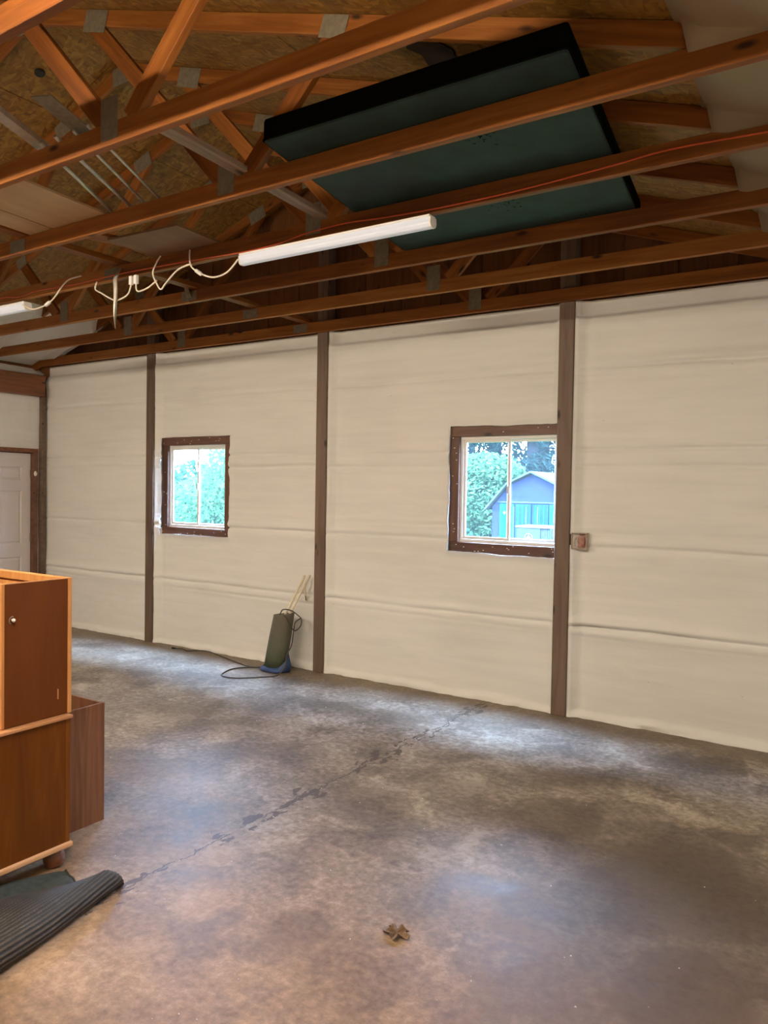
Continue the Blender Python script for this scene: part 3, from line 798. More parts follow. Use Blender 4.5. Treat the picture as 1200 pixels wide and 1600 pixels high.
# scuff marks (small dark nicks)
mb = MB(); r = random.Random(5)
for (cx, cy, nn, sp) in ((0.28, -0.45, 26, 0.06), (0.05, 0.35, 22, 0.06), (0.62, 0.1, 8, 0.04), (0.40, 0.66, 6, 0.03)):
    for k in range(nn):
        a = r.uniform(0, 3.14); q = (cx+r.gauss(0, sp), cy+r.gauss(0, sp*0.6)); l = r.uniform(0.004, 0.012)
        dx, dy = math.cos(a)*l, math.sin(a)*l
        mb.add([(q[0]-dx, q[1]-dy, -0.0015+0.001), (q[0]+dy*.4, q[1]-dx*.4, -0.0005), (q[0]+dx, q[1]+dy, -0.0005), (q[0]-dy*.4, q[1]+dx*.4, -0.0005)], [(3, 2, 1, 0)])
tag(mb.build('nicks', 'slab_dark', root), kind='stuff')

# ------------------------------------------------------------------ lamps
def tube_lamp(x0, x1, y, ztop, mat, lab, cordpts=None, switch=None, added_hood=False):
    L = x1-x0; root = empty('tube_lamp', ((x0+x1)/2, y, ztop)); tag(root, lab, 'lamp', 'tube lamps under the trusses')
    a = L/2
    MB().prism([(-a, -0.012), (a, -0.012), (a, 0), (-a, 0)], -0.034, 0.034).build('housing', 'white_plastic', root, bevel=0.003)
    prof = [(-0.030, -0.012), (-0.033, -0.040), (-0.031, -0.047), (-0.022, -0.060), (-0.014, -0.064), (0.014, -0.064), (0.022, -0.060), (0.031, -0.047), (0.033, -0.040), (0.030, -0.012)]
    n = len(prof); mb = MB()
    mb.add([(-a+0.006, u, z) for u, z in prof]+[(a-0.006, u, z) for u, z in prof], [(i, i+1, i+1+n, i+n) for i in range(n-1)]+[(n-1, 0, n, 2*n-1)])
    mb.build('diffuser', mat, root)
    if added_hood:  # side flaps added to keep lamp light off the roof
        for s in (-1, 1): MB().box((-a, s*0.038-0.002, -0.036), (a, s*0.038+0.002, 0)).build('added_hood', 'white_plastic', root)
    for s in (-1, 1):
        c = MB(); c.add([(s*a-0.006, u*1.02, z*1.02+0.0005) for u, z in prof]+[(s*a+0.006, u*1.02, z*1.02+0.0005) for u, z in prof],
              [tuple(range(n-1, -1, -1)), tuple(range(n, 2*n))]+[(i, i+1, i+1+n, i+n) for i in range(n-1)]+[(n-1, 0, n, 2*n-1)])
        c.build('end_cap', 'white_plastic', root)
    if cordpts:
        o_ = Vector(root.location)
        cord = MB().tube([p-o_ for p in spline(cordpts, 7)], 0.0055, 7).build('cord', 'white_cord', root, smooth=True)
        c, d = switch; c = Vector(c)-o_; d = Vector(d).normalized()*0.032
        MB().tube([c-d, c-d*0.8, c+d*0.8, c+d], [0.006, 0.013, 0.013, 0.006], 10).build('cord_switch', 'white_plastic', cord, smooth=True)
    return root
YF = 3.50
tube_lamp(-3.35, -2.01, YF+0.01, ZT-0.012, 'lamp_own', 'long white tube lamp hung below the truss under the teal slab',
          [(-3.35, 3.47, 3.10), (-3.43, 3.47, 3.04), (-3.52, 3.47, 3.02), (-3.60, 3.47, 3.03), (-3.69, 3.47, 3.07), (-3.76, 3.47, 3.12), (-3.79, 3.485, 3.19), (-3.80, 3.497, 3.235)], ((-3.69, 3.47, 3.07), (0.07, 0, -0.045)))
tube_lamp(-6.95, -5.61, YF+0.01, ZT-0.030, 'lamp_own', 'white tube lamp cut by the left picture edge',
          [(-5.61, 3.47, 3.09), (-5.50, 3.47, 3.045), (-5.41, 3.47, 3.04), (-5.29, 3.47, 3.06), (-5.20, 3.47, 3.10), (-5.11, 3.47, 3.17), (-5.04, 3.48, 3.21), (-4.93, 3.50, 3.225)], ((-5.29, 3.47, 3.06), (0.08, 0, 0.03)))
lr1 = tube_lamp(-4.55, -3.21, 0.82, ZT+0.040, 'lamp_rear', 'lit tube lamp with added hood beside the truss left behind the viewer', added_hood=True)
lr2 = tube_lamp(-2.30, -0.96, 0.82, ZT+0.040, 'lamp_rear', 'lit tube lamp with added hood beside the truss above the viewer', added_hood=True)
lr_fill = tube_lamp(-7.30, -5.96, 0.82, ZT+0.040, 'lamp_rear', 'added hooded fill lamp, unseen, beside the truss near the left wall', added_hood=True)  # fill lamp added out of view to brighten the left wall
# cord linking the lamps, with a pair of plugs at the truss
root = empty('link_cord', (-4.31, 3.47, 3.09)); tag(root, 'white lamp cord drooping in a vee below the truss, with plugs', 'cord')
of = Vector(root.location)
pts = [(-4.75, 3.50, 3.16), (-4.74, 3.48, 3.10), (-4.66, 3.47, 3.06), (-4.52, 3.47, 2.995), (-4.44, 3.47, 2.995), (-4.37, 3.47, 3.02), (-4.34, 3.47, 3.08)]
MB().tube([p-of for p in spline(pts, 7)], 0.0055, 7).build('cord', 'white_cord', root, smooth=True)
pts = [(-4.29, 3.47, 3.08), (-4.285, 3.47, 3.035), (-4.25, 3.47, 3.022), (-4.17, 3.47, 3.035), (-4.08, 3.468, 3.07)]
MB().tube([p-of for p in spline(pts, 7)], 0.0055, 7).build('cord', 'white_cord', root, smooth=True)
pts = [(-4.07, 3.49, 3.235), (-4.085, 3.47, 3.19), (-4.11, 3.46, 3.12), (-4.07, 3.46, 3.045), (-4.03, 3.46, 3.005), (-3.98, 3.46, 3.04), (-3.88, 3.46, 3.105), (-3.80, 3.48, 3.135), (-3.78, 3.50, 3.135)]
MB().tube([p-of for p in spline(pts, 7)], 0.0055, 7).build('cord', 'white_cord', root, smooth=True)
for xx_ in (-4.34, -4.29):
    MB().box((xx_-0.014, 3.458, 3.075), (xx_+0.014, 3.482, 3.135)).build('plug', 'white_plastic', root, bevel=0.004).location = -of
# orange extension cord
pts = [(-0.27, 3.497, 3.185), (-0.44, 3.497, 3.19), (-0.81, 3.497, 3.205), (-1.06, 3.497, 3.19), (-1.40, 3.497, 3.172), (-1.63, 3.497, 3.166), (-1.99, 3.497, 3.165), (-2.30, 3.497, 3.175), (-2.56, 3.497, 3.19), (-2.84, 3.497, 3.18), (-3.05, 3.497, 3.155), (-3.3, 3.50, 3.15),
       (-3.55, 3.499, 3.158), (-4.0, 3.497, 3.17), (-4.5, 3.497, 3.178), (-5.0, 3.497, 3.172), (-5.45, 3.497, 3.185), (-5.7, 3.497, 3.168), (-5.97, 3.497, 3.19), (-6.5, 3.497, 3.18), (-7.5, 3.497, 3.2)]
o = MB().tube(spline(pts, 6), 0.0045, 7).build('extension_cord', 'orange_cord', smooth=True); tag(o, 'orange extension cord running along the truss above the white lamps', 'cord')
# hanging metal straps
mb = MB(); P = []
for k in range(15):
    t = k/14; z = 3.215-0.43*t; tw = 0.25+2.2*t*t; wv = 0.016*(1-0.35*t); cx = -4.49+0.035*t+0.012*math.sin(5*t)
    sy = 3.492-0.052*min(1, 5*t); P.append([(cx-math.cos(tw)*wv, sy-math.sin(tw)*wv, z), (cx+math.cos(tw)*wv, sy+math.sin(tw)*wv, z)])
o = MB().grid(np.array(P)).build('metal_strap', 'galvanised', smooth=True); sol = o.modifiers.new('thickness', 'SOLIDIFY'); sol.thickness = 0.0015
tag(o, 'twisted grey metal strap hanging below the truss between the cords', 'strap')
P = []
for k in range(9):
    t = k/8; P.append([(-4.64+0.03*t, 4.215-0.01*math.sin(3*t), 3.33-0.15*t), (-4.585+0.03*t, 4.215-0.02*math.sin(3*t), 3.33-0.15*t)])
o = MB().grid(np.array(P)).build('metal_strap', 'plate_grey', smooth=True); sol = o.modifiers.new('thickness', 'SOLIDIFY'); sol.thickness = 0.002
tag(o, 'bent grey metal plate on the truss behind the drooping cords', 'strap')

# ------------------------------------------------------------------ cabinets
def cabinet_upper():
    x0, x1, y0, y1, z0, z1 = -3.62, -3.04, 1.792, 2.118, 0.682, 1.288
    r = empty('upper_cabinet', ((x0+x1)/2, (y0+y1)/2, z0)); tag(r, 'open topped brown cabinet box standing on the footed cabinet', 'cabinet')
    o = Vector(r.location); t = 0.014
    def P(n, a, b, m, bv=0.0015): 
        q = MB().box(Vector(a)-o, Vector(b)-o).build(n, m, r, bevel=bv, seg=1); return q
    P('side_panel', (x1-t, y0+0.014, z0), (x1, y1-0.018, z1-0.003), 'cabinet_panel')
    P('side_panel', (x0, y0+0.014, z0), (x0+t, y1-0.018, z1-0.003), 'cabinet_panel')
    P('front_panel', (x0, y0, z0), (x1, y0+0.014, z1), 'cabinet_edge')
    P('back_frame', (x0-0.004, y1-0.018, z0), (x1+0.005, y1, z1+0.002), 'cabinet_edge')
    P('bottom_panel', (x0+t, y0+0.014, z1-0.10), (x1-t, y1-0.018, z1-0.086), 'cabinet_panel')
    P('top_edge', (x1-t, y0+0.014, z1-0.003), (x1+0.001, y1-0.018, z1+0.001), 'cabinet_trim', 0.0008)
    P('inner_strip', (x0+t, y1-0.026, z1-0.035), (x1-t, y1-0.018, z1), 'cabinet_edge')
    k = MB().lathe([(0.0, 0), (0.005, 0), (0.005, 0.006), (0.008, 0.009), (0.0085, 0.014), (0.005, 0.018), (0.0, 0.019)], n=14).build('knob', 'white_plastic', r, smooth=True)
    k.matrix_local = Matrix.Translation(Vector((x1, y0+0.045, 1.135))-o) @ Matrix.Rotation(math.pi/2, 4, 'Y')
    pts = [(x1+0.012+0.0*a, y0+0.040+0.013*math.cos(a), 1.135+0.016*math.sin(a)) for a in np.linspace(1.2, 4.2, 12)]
    MB().tube([Vector(p)-o for p in pts], 0.0018, 6).build('pull_ring', 'steel', r, smooth=True)
    for (yy, zz, hh) in ((2.05, 0.755, 0.045),):
        MB().box(Vector((x1, yy, zz))-o, Vector((x1+0.001, yy+0.006, zz+hh))-o).build('scratch', 'cabinet_edge', r)
cabinet_upper()
def cabinet_lower():
    x0, x1, y0, y1, z0, z1 = -3.60, -3.02, 1.28, 2.10, 0.085, 0.68
    r = empty('footed_cabinet', ((x0+x1)/2, (y0+y1)/2, 0)); tag(r, 'orange brown cabinet on bun feet beside the ribbed mat', 'cabinet')
    o = Vector(r.location)
    def P(n, a, b, m, bv=0.002): return MB().box(Vector(a)-o, Vector(b)-o).build(n, m, r, bevel=bv)
    P('body', (x0, y0, z0+0.02), (x1, y1, z1-0.018), 'cabinet_base')
    P('top', (x0-0.01, y0-0.01, z1-0.016), (x1+0.014, y1+0.008, z1), 'cabinet_trim', 0.004)
    P('base_moulding', (x0-0.01, y0-0.01, z0), (x1+0.016, y1+0.010, z0+0.022), 'cabinet_trim', 0.005)
    P('corner_stile', (x1-0.001, y1-0.02, z0+0.022), (x1+0.001, y1+0.001, z1-0.018), 'cabinet_base', 0.001)
    for (fx, fy) in ((x1-0.045, y1-0.045), (x1-0.045, y0+0.05), (x0+0.05, y1-0.045), (x0+0.05, y0+0.05)):
        MB().lathe([(0.030, 0), (0.040, 0.008), (0.047, 0.03), (0.045, 0.052), (0.034, 0.070), (0.030, 0.086)], c=Vector((fx, fy, 0))-o, n=20).build('bun_foot', 'header_wood', r, smooth=True)
cabinet_lower()
def cabinet_oak():
    x0, x1, y0, y1, z1 = -3.98, -3.29, 2.135, 2.487, 0.602
    r = empty('oak_cabinet', ((x0+x1)/2, (y0+y1)/2, 0)); tag(r, 'low open oak box cabinet behind the two stacked cabinets', 'cabinet')
    o = Vector(r.location); t = 0.016
    def P(n, a, b, m, bv=0.0015): return MB().box(Vector(a)-o, Vector(b)-o).build(n, m, r, bevel=bv)
    P('side_panel', (x1-t, y0, 0), (x1, y1, z1), 'oak'); P('side_panel', (x0, y0, 0), (x0+t, y1, z1), 'oak')
    P('back_panel', (x0+t, y1-t, 0), (x1-t, y1, z1), 'oak'); P('front_panel', (x0+t, y0, 0), (x1-t, y0+t, z1), 'oak')
    P('bottom_panel', (x0+t, y0+t, z1-0.14), (x1-t, y1-t, z1-0.125), 'dark_board')
cabinet_oak()

# ------------------------------------------------------------------ ribbed mat, folded and lying against the cabinet
def ribbed_mat():
    r = empty('ribbed_mat', (-2.7, 1.7, 0)); tag(r, 'dark ribbed rubber mat folded on the floor against the footed cabinet', 'mat')
    tip = Vector((-2.665, 2.115)); ax = Vector((0.20, -0.98)).normalized(); lat = Vector((-ax.y*-1, 0))
    lat = Vector((-0.98, -0.20)).normalized()                     # away from the open floor, towards the cabinet
    nu, nv = 90, 320; P = np.zeros((nu, nv, 3)); ribc = np.zeros((nu, nv))
    for i in range(nu):
        u = 1.25*(i/(nu-1))**1.3
        e = tip+ax*u
        e = e + Vector((0.05, 0.02))*math.sin(min(u, 0.5)*3.1)*0.5
        width = 0.055+0.62*u/(0.45+u*0.55)*0.9 if u > 0 else 0.055
        rn = (0.042 - 0.004*math.cos(u*6))*min(1.0, 0.35+math.sqrt(max(u, 0)/0.05)*0.65 if u < 0.05 else 1)
        hump = 0.030*math.exp(-((u-0.40)/0.25)**2)
        for j in range(nv):
            s = j/(nv-1)
            arc = math.pi*1.05*rn; total = arc+width; d = s*total
            if d < arc:
                a = -math.pi/2 - 0.0 + d/rn
                lx = rn-rn*math.cos(a) if False else rn*(1-math.cos(a)); lz = rn+rn*math.sin(a)
                nx, nz = -math.cos(a), math.sin(a)
                lx = rn - rn*math.cos(a)
            else:
                q = (d-arc)/max(width, 1e-4)
                lx = rn+rn*0.15+q*width
                lz = 2*rn*(1-q)**1.0*(1-0.25*q)+0.010+hump*math.sin(math.pi*q)
                lz = lz if q > 0.001 else 2*rn
                lz = min(lz, 2*rn+hump*math.sin(math.pi*q))
                nx, nz = 0.15, 1.0
            rib = 0.0042*(0.5+0.5*math.cos(d/0.018*2*math.pi)); ribc[i, j] = math.cos((d+0.5*total/(nv-1))/0.018*2*math.pi)
            wob = 0.004*math.sin(u*9+d*11)
            x = e+lat*(lx+nx*rib)
            P[i, j] = (x.x+2.7, x.y-1.7, max(0.002, lz+nz*rib+wob*min(1, lz*20)))
    o = MB().grid(P).build('ribbed_face', 'mat_rib', r, smooth=True)
    o.data.materials.append(M['black_rubber'])
    o.data.polygons.foreach_set('material_index', [int(ribc[i, j] < 0.05) for i in range(nu-1) for j in range(nv-1)])
    # smooth backing seen behind the ribs
    nu, nv = 24, 24; P = np.zeros((nu, nv, 3))
    A, B, C, D = [np.array(q) for q in ((-2.86, 2.035), (-3.02, 2.045), (-3.17, 1.45), (-2.60, 1.55))]
    A, B, C, D = np.array((-2.80, 1.985)), np.array((-2.965, 2.045)), np.array((-3.25, 1.40)), np.array((-2.75, 1.40))
    for i in range(nu):
        for j in range(nv):
            a, b = i/(nu-1), j/(nv-1)
            q = (A*(1-a)+B*a)*(1-b)+(D*(1-a)+C*a)*b
            z = 0.012+0.042*math.sin(math.pi*min(1, a*1.05))*(0.55+0.45*b)+0.012*math.sin(a*7+b*4)
            if a > 0.97 or b < 0.02: z *= 0.5
            P[i, j] = (q[0]+2.7, q[1]-1.7, max(z, 0.004))
    MB().grid(P).build('backing', 'mat_back', r, smooth=True)
    # hem of the backing along its far edge
    MB().tube([Vector((P[i, 0, 0], P[i, 0, 1], P[i, 0, 2]+0.002)) for i in range(0, nu)], 0.005, 6).build('hem', 'mat_back', r, smooth=True)
ribbed_mat()

# ------------------------------------------------------------------ green canister with pipes and cord
def canister():
    r = empty('pump_canister', (-4.74, 5.46, 0)); tag(r, 'green metal canister with cream pipes leaning on the foam wall', 'canister')
    # shell leaning slightly to the right and to the wall
    n = 28; mb = MB(); vs = []; prof = [(0.0, 1.0), (0.12, 1.0), (0.30, 0.98), (0.50, 0.93), (0.515, 0.94)]
    hh = [(z, s) for z, s in prof]
    for inner in (0, 1):
        for z, s in hh:
            for k in range(n):
                a = 2*math.pi*k/n; rx, ry = 0.118*s-0.006*inner, 0.085*s-0.006*inner
                z2 = z+(0.015*math.cos(a) if z > 0.4 else 0)
                vs.append((rx*math.cos(a)+0.12*z, ry*math.sin(a)+0.10*z, z2+0.02))
    m = len(hh); fs = []
    for i in range(m-1):
        for k in range(n):
            fs.append((i*n+k, i*n+(k+1) % n, (i+1)*n+(k+1) % n, (i+1)*n+k))
            o_ = m*n; fs.append((o_+i*n+k, o_+(i+1)*n+k, o_+(i+1)*n+(k+1) % n, o_+i*n+(k+1) % n))
    for k in range(n): fs.append(((m-1)*n+k, (m-1)*n+(k+1) % n, m*n+(m-1)*n+(k+1) % n, m*n+(m-1)*n+k))
    fs.append(tuple(range(n-1, -1, -1)))
    mb.add(vs, fs); mb.build('shell', 'canister', r, smooth=True)
    # blue sheet round the foot and up the right side
    mb = MB(); vs = []; fs = []; N = 40; ringz = [(0.145, 0.002), (0.16, 0.015), (0.145, 0.035), (0.125, 0.045)]
    for i, (rr, z) in enumerate(ringz):
        for k in range(N):
            a = 2*math.pi*k/N
            up = max(0, math.cos(a-0.35))**3*0.13*(i/3)
            wob = 1+0.06*math.sin(5*a+i)
            vs.append((rr*wob*math.cos(a)*1.0+0.01+up*0.15, rr*wob*0.72*math.sin(a), z+up))
    for i in range(3):
        for k in range(N): fs.append((i*N+k, i*N+(k+1) % N, (i+1)*N+(k+1) % N, (i+1)*N+k))
    fs.append(tuple(range(N-1, -1, -1))); mb.add(vs, fs)
    mb.build('blue_tray', 'blue_plastic', r, smooth=True)
    # pipes
    MB().tube([(0.03, 0.03, 0.30), (0.070, 0.06, 0.53), (0.205, 0.175, 0.895)], 0.0115, 10).build('pipe', 'pipe_cream', r, smooth=True)
    MB().tube([(0.06, 0.03, 0.30), (0.120, 0.06, 0.53), (0.262, 0.18, 0.905)], 0.0115, 10).build('pipe', 'pipe_cream', r, smooth=True)
    MB().tube([(0.21, 0.17, 0.74), (0.218, 0.185, 0.66), (0.205, 0.175, 0.80)], 0.008, 8).build('bracket', 'pipe_cream', r, smooth=True)
    cl = [(0.03, 0.0, 0.40), (0.055, -0.02, 0.50), (0.085, -0.02, 0.56), (0.10, 0.0, 0.585), (0.16, 0.04, 0.575), (0.23, 0.06, 0.53), (0.262, 0.06, 0.50), (0.26, 0.05, 0.44), (0.21, 0.03, 0.395), (0.165, 0.01, 0.45), (0.14, -0.01, 0.515), (0.11, -0.02, 0.535)]
    MB().tube(spline(cl, 7), 0.0055, 7).build('cord_loop', 'cord_dark', r, smooth=True)
    cl = [(0.262, 0.06, 0.515), (0.215, 0.03, 0.47), (0.205, 0.02, 0.38), (0.198, 0.0, 0.26), (0.18, -0.04, 0.18), (0.20, -0.09, 0.08), (0.17, -0.16, 0.012), (0.10, -0.27, 0.007), (-0.06, -0.44, 0.007), (-0.22, -0.46, 0.007), (-0.30, -0.36, 0.007), (-0.34, -0.20, 0.007), (-0.26, -0.07, 0.008), (-0.15, -0.02, 0.012)]
    MB().tube(spline(cl, 8), 0.0055, 7).build('cord', 'cord_dark', r, smooth=True)
    cl = [(-0.15, 0.0, 0.010), (-0.30, -0.04, 0.007), (-0.45, 0.0, 0.007), (-0.75, 0.10, 0.007), (-1.05, 0.165, 0.018), (-1.20, 0.150, 0.010), (-1.28, 0.10, 0.007), (-1.38, 0.125, 0.010), (-1.46, 0.10, 0.008)]
    MB().tube(spline(cl, 8), 0.0055, 7).build('cord', 'cord_dark', r, smooth=True)
    MB().tube([(-1.46, 0.10, 0.010), (-1.50, 0.09, 0.010)], [0.008, 0.010], 8).build('plug', 'black_rubber', r)
canister()

# ------------------------------------------------------------------ outlet box by the right post
r = empty('outlet_box', (-1.915, YW-0.015, 1.285)); tag(r, 'small open electrical box with pinkish wiring beside the right post', 'electrical box')
b = MB(); t = 0.005; w_, h_, dd = 0.060, 0.125, 0.05
b.box((-w_, 0, 0), (w_, 0.006, h_)).box((-w_, -dd, 0), (-w_+t, 0, h_)).box((w_-t, -dd, 0), (w_, 0, h_)).box((-w_+t, -dd, 0), (w_-t, 0, t)).box((-w_+t, -dd, h_-t), (w_-t, 0, h_))
b.build('box', 'box_pale', r, bevel=0.002)
MB().lathe([(0.0, -0.045), (0.022, -0.038), (0.030, 0), (0.022, 0.035), (0, 0.045)], c=(0.012, -0.02, 0.06), n=12, sy=0.7).build('wire_bundle', 'box_pink', r, smooth=True)
MB().tube(spline([(-0.03, -0.045, 0.02), (-0.035, -0.05, 0.06), (-0.01, -0.05, 0.10), (0.02, -0.045, 0.09)], 6), 0.006, 7).build('wire', 'box_pale', r, smooth=True)
MB().tube([(-0.062, -0.03, 0.10), (-0.105, -0.03, 0.10)], 0.010, 8).build('cable', 'black_rubber', r)
MB().box((-0.090, -0.042, 0.03), (-0.062, -0.005, 0.115)).build('clamp', 'black_rubber', r, bevel=0.003)

# ------------------------------------------------------------------ dry leaf and crumbs on the floor
mb = MB(); N = 60; rl = random.Random(3); vs = [(0, 0, 0.010)]; fs = []
for ring in (0.5, 1.0):
    for k in range(N):
        a = 2*math.pi*k/N
        lobe = 0.055*(0.72+0.20*math.cos(5*a+0.6)+0.10*math.cos(11*a+1.0))*(1+rl.uniform(-.06, .06))
        rr = lobe*ring
        z = 0.004+0.014*ring*abs(math.sin(2.5*a+0.7))+0.008*ring*math.sin(4*a+2)**2+0.003*math.sin(9*a)
        vs.append((rr*math.cos(a)*1.15, rr*math.sin(a)*0.95, max(z, 0.002)))
fs += [(0, 1+k, 1+(k+1) % N) for k in range(N)]
fs += [(1+k, 1+N+k, 1+N+(k+1) % N, 1+(k+1) % N) for k in range(N)]
mb.add(vs, fs)
lo = mb.build('dry_leaf', 'leaf_brown'); lo.location = (-1.515, 2.47, 0.0); sol = lo.modifiers.new('thickness', 'SOLIDIFY'); sol.thickness = 0.0012
tag(lo, 'curled dry brown leaf lying on the concrete floor', 'leaf')
mb = MB(); rc = random.Random(21)
for k in range(150):
    x = rc.uniform(-4.5, -0.3); y = rc.uniform(1.5, 5.4); s = rc.uniform(0.0015, 0.005)
    a = rc.uniform(0, 6.28)
    pts = [(x+s*math.cos(a+q), y+s*math.sin(a+q)*rc.uniform(.5, 1), 0.0005) for q in (0, 2.1, 4.2)]
    mb.add(pts+[(x, y, 0.001+s*0.7)], [(0, 1, 3), (1, 2, 3), (2, 0, 3)])
o = mb.build('floor_crumbs', 'chip'); tag(o, 'tiny pale crumbs scattered over the concrete floor', 'crumbs', kind='stuff')

# ------------------------------------------------------------------ outdoors
GZ = -0.45
g = MB().grid(np.stack(np.meshgrid(np.linspace(-45, 20, 40), np.linspace(YW+0.13, 70, 40), indexing='ij')+[np.full((40, 40), GZ)], -1)).build('ground', 'grass'); tag(g, kind='structure')
# shed
def shed():
    r = empty('garden_shed', (-8.14, 20, GZ)); tag(r, 'dark blue gambrel roofed garden shed with teal doors seen through right window', 'shed')
    z = lambda v: v-GZ
    out = [(-1.18, 0), (1.18, 0), (1.18, z(1.32)), (0.66, z(1.93)), (0, z(2.23)), (-0.66, z(1.93)), (-1.18, z(1.32))]
    MB().prism(out, 0, 3.0).build('body', 'shed_blue', r)
    ln = [(-1.34, z(1.22)), (-0.68, z(1.96)), (0, z(2.27)), (0.68, z(1.96)), (1.34, z(1.22))]
    names = 'roof_panel'
    for i in range(4):
        (xa, za), (xb, zb) = ln[i], ln[i+1]; nx, nz = -(zb-za), (xb-xa); l = math.hypot(nx, nz); nx, nz = nx/l*0.05, nz/l*0.05
        MB().prism([(xa, za), (xb, zb), (xb+nx, zb+nz), (xa+nx, za+nz)], -0.15, 3.1).build('roof_panel', 'shed_roof', r)
    MB().box((-1.0, -0.03, z(1.43)), (1.0, 0.0, z(1.47))).build('door_head_trim', 'shed_roof', r)
    for s, (a, b) in enumerate(((-0.93, -0.52), (-0.46, 0.0), (0.04, 0.50), (0.54, 0.95))):
        d = MB().box((a, -0.04, 0.05), (b, 0.0, z(1.40))).build('door_panel', 'shed_doorway_shade' if s in (1, 2) else 'shed_teal', r)  # middle panels coloured dark, standing for the unlit open doorway
        k = a+0.09
        while k < b-0.03:
            MB().box((k, -0.055, 0.06), (k+0.02, -0.04, z(1.38))).build('batten', 'shed_teal', d); k += 0.12
    MB().lathe([(0, 0), (0.05, 0), (0.05, 0.02), (0, 0.02)], n=4).build('diamond_mark', 'emblem_white', r).matrix_local = Matrix.Translation((-0.78, -0.045, z(1.15))) @ Matrix.Rotation(math.pi/2, 4, 'X')
    for (a, b) in ((-0.42, 0.16), (-0.05, 0.16), (0.28, 0.16)):
        MB().box((a, -0.30, 0.4), (a+0.03, -0.27, z(1.33))).build('rack_bar', 'shed_roof', r)
shed()
# utility box in front of the shed, round emblem on its face
r = empty('utility_box', (-4.46, 11.0, GZ)); tag(r, 'grey utility box with round white emblem in front of the shed', 'box')
top = 1.19-GZ
MB().box((-0.26, 0, 0.0), (0.13, 0.5, top)).build('body', 'unit_grey', r, bevel=0.01)
MB().box((-0.27, -0.012, top-0.012), (0.29, 0.51, top+0.015)).build('lid', 'emblem_white', r, bevel=0.004)
MB().box((0.13, 0.02, 0.0), (0.28, 0.5, top-0.01)).build('side_case', 'unit_grey', r, bevel=0.006)
for k in range(4): MB().box((0.145+k*0.035, 0.012, 0.4), (0.157+k*0.035, 0.02, top-0.03)).build('rib', 'shed_roof', r)
ec = (-0.055, top-0.165)
MB().tube([(ec[0]+0.062*math.cos(a), -0.004, ec[1]+0.062*math.sin(a)) for a in np.linspace(-0.3, math.pi+0.3, 20)], 0.007, 6).build('emblem_ring', 'emblem_white', r)
MB().prism([(ec[0]-0.04, ec[1]-0.012), (ec[0]+0.04, ec[1]-0.012), (ec[0]+0.006, ec[1]+0.044), (ec[0]-0.006, ec[1]+0.044)], -0.008, 0).build('emblem_peak', 'emblem_white', r)
MB().box((ec[0]-0.09, -0.008, ec[1]-0.05), (ec[0]+0.09, 0, ec[1]-0.028)).build('emblem_bar', 'emblem_white', r)
MB().box((ec[0]-0.09, -0.008, ec[1]-0.085), (ec[0]+0.09, 0, ec[1]-0.065)).build('emblem_bar', 'emblem_white', r)
MB().box((0.30, 0.10, top-0.11), (0.37, 0.12, top-0.03)).build('label_plate', 'emblem_white', r)
MB().box((0.13, 0.11, top-0.16), (0.62, 0.13, top-0.145)).build('bar', 'shed_roof', r)

def tree(name, base, trunk_r, trunk_h, blobs, nleaf, size, mat, lab, cat, branches=0, seed=0, group=None, conifer=False, lean=0):
    rt = random.Random(seed); r = empty(name, (base[0], base[1], GZ)); tag(r, lab, cat, group)
    if trunk_r:
        pts = [(lean*z+0.05*math.sin(z*1.3+seed), 0, z) for z in np.linspace(0, trunk_h, 8)]
        MB().tube(pts, [trunk_r*(1-0.45*i/7) for i in range(8)], 12).build('trunk', 'bark', r, smooth=True)
    for k in range(branches):
        z = rt.uniform(2.0, trunk_h*0.9); a = rt.choice((0, math.pi))+rt.uniform(-0.8, 0.8); L = rt.uniform(1.0, 2.4)
        pts = [(lean*z+math.cos(a)*L*t, math.sin(a)*L*t, z+0.25*L*t-0.55*L*t*t+0.08*math.sin(6*t+k)) for t in np.linspace(0, 1, 7)]
        MB().tube(pts, [0.035*(1-0.8*i/6)+0.004 for i in range(7)], 6).build('branch', 'bark', r, smooth=True)
    vs = np.zeros((nleaf*4, 3)); fs = []
    tot = sum(b[6] for b in blobs); k = 0
    for (bx, by, bz, rx, ry, rz, wgt) in blobs:
        n = int(nleaf*wgt/tot)
        for q in range(n):
            while True:
                p = Vector((rt.uniform(-1, 1), rt.uniform(-1, 1), rt.uniform(-1, 1)))
                if 0.25 < p.length < 1: break
            c = Vector((bx+p.x*rx, by+p.y*ry, bz+p.z*rz))
            a = Vector((rt.gauss(0, 1), rt.gauss(0, 1), rt.gauss(0, 1))).normalized(); b = a.orthogonal().normalized()
            s = size*rt.uniform(0.6, 1.3); wv = 0.45
            if conifer: wv = 0.14; s *= 1.7
            for i, (m_, n_) in enumerate(((-1, 0), (0, -wv), (1, 0), (0, wv))): vs[k*4+i] = c+a*s*m_+b*s*n_
            fs.append((k*4, k*4+1, k*4+2, k*4+3)); k += 1
    mb = MB(); mb.v = [tuple(map(float, q)) for q in vs[:k*4]]; mb.f = fs
    mb.build('foliage', mat, r)
    return r
tree('leafy_bush', (-11.0, 11.5), 0.06, 2.4, [(-1.2, 0, 1.3, 1.1, .8, 1.1, 1), (0.0, 0, 1.9, 1.0, .8, 1.35, 1.5), (0.9, 0.2, 2.2, 1.0, .8, 1.4, 1.6)], 14000, 0.06, 'leaf_bright', 'bright green leafy bush filling the small left window', 'bush', seed=1)
tree('leafy_tree', (-15.9, 16.5), 0.12, 2.0, [(0, 0, 1.4, 1.6, 1.2, 1.2, 1), (-2.0, 0.3, 1.6, 1.6, 1.2, 1.4, 1)], 6000, 0.10, 'leaf_mid', 'hazy green tree at the left half of the small window', 'tree', seed=2)
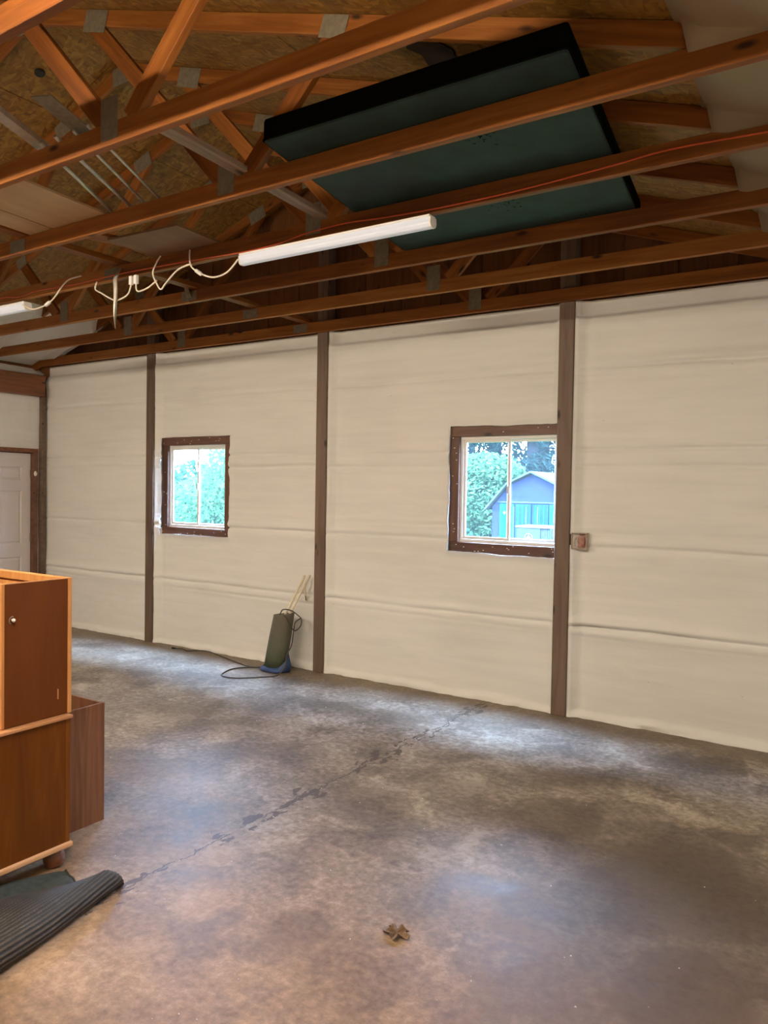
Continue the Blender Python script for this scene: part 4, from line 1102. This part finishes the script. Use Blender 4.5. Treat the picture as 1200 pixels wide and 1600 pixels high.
tree('leafy_tree', (-20.5, 24.0), 0.15, 4.0, [(0, 0, 3.0, 2.6, 1.6, 1.3, 1), (3.2, 0, 2.6, 1.6, 1.2, 1.0, .6)], 5000, 0.14, 'leaf_mid', 'far tree rising behind the bush of the small window', 'tree', seed=3)
tree('pine_tree', (-9.60, 24.0), 0.46, 9.0, [(0.6, -0.6, 3.0, 1.2, .8, 0.5, .35), (-1.0, -0.6, 4.4, 1.5, .9, .7, .5), (1.2, -0.4, 4.0, 1.2, .8, 0.8, .5), (0, -1.0, 8.0, 4.0, 3.5, 1.8, 4)], 9000, 0.12, 'leaf_dark', 'thick dark pine trunk behind the shed roof', 'tree', branches=9, seed=4, conifer=True)
tree('pine_tree', (-11.75, 25.5), 0.24, 9.0, [(-0.8, -0.6, 3.6, 1.2, .9, 1.2, .8), (0.7, -0.7, 3.2, 1.0, .8, .9, .6), (-1.0, -1.0, 8.0, 3.5, 3.5, 1.8, 4)], 8000, 0.12, 'leaf_dark', 'slimmer pine trunk left of the shed with drooping branches', 'tree', branches=12, seed=5, conifer=True)
tree('leafy_bush', (-10.7, 21.8), 0.06, 2.2, [(0.1, 0, 1.9, 1.3, .9, 1.1, 1.3), (-0.6, 0.2, 1.0, 1.2, .8, 1.0, 1.1), (0.3, 0, 2.8, 1.3, .7, .6, .8), (0.9, 0, 1.2, 1.0, .8, 1.0, .9)], 13000, 0.085, 'leaf_bright', 'green bush left of the shed seen through the right window', 'bush', seed=6)
tree('dark_shrub', (-7.75, 14.5), 0.04, 0.9, [(0, 0, 0.75, 0.75, .6, 0.75, 1), (-0.8, 0.1, 0.8, .8, .6, .75, .9)], 5000, 0.06, 'leaf_mid', 'dark low shrub below the green bush outside right window', 'bush', seed=7)
FARL = ('far tree at the left end of the woods behind the yard', 'far tree second from the left end of the woods', 'far tree behind the left half of the small window',
        'far tree behind the right half of the small window', 'far tree behind the right end of the shed', 'far tree at the right end of the woods behind the yard')
for k, fx in enumerate((-37, -30, -24.5, -15.5, -6.5, 0.5)):
    tree('far_tree', (fx, 31.0+k % 3), 0.2, 8.0, [(0, 0, 1.7, 3.4, 1.5, 1.7, 1.2), (0, 0, 8.0, 3.6, 2.0, 2.6, 1)], 5000, 0.28, 'leaf_mid', FARL[k], 'tree', seed=20+k, group='woods behind the yard')
for (bx, lab, sd) in ((-1.2, 'added tall tree, out of view right of the shed window, blocking sky light', 8), (-8.0, 'added tall tree, out of view between the two windows, blocking sky light', 9)):
    tree('sky_blocker_tree', (bx, 11.0), 0.22, 6.5, [(-2.2, 0.2, 7.1, 3.6, 2.3, 1.9, 1), (1.6, -0.2, 7.3, 2.8, 2.2, 1.8, .8)], 10000, 0.19, 'leaf_mid', lab, 'tree', seed=sd)  # unseen crowns, added to block slanting sky light at the windows
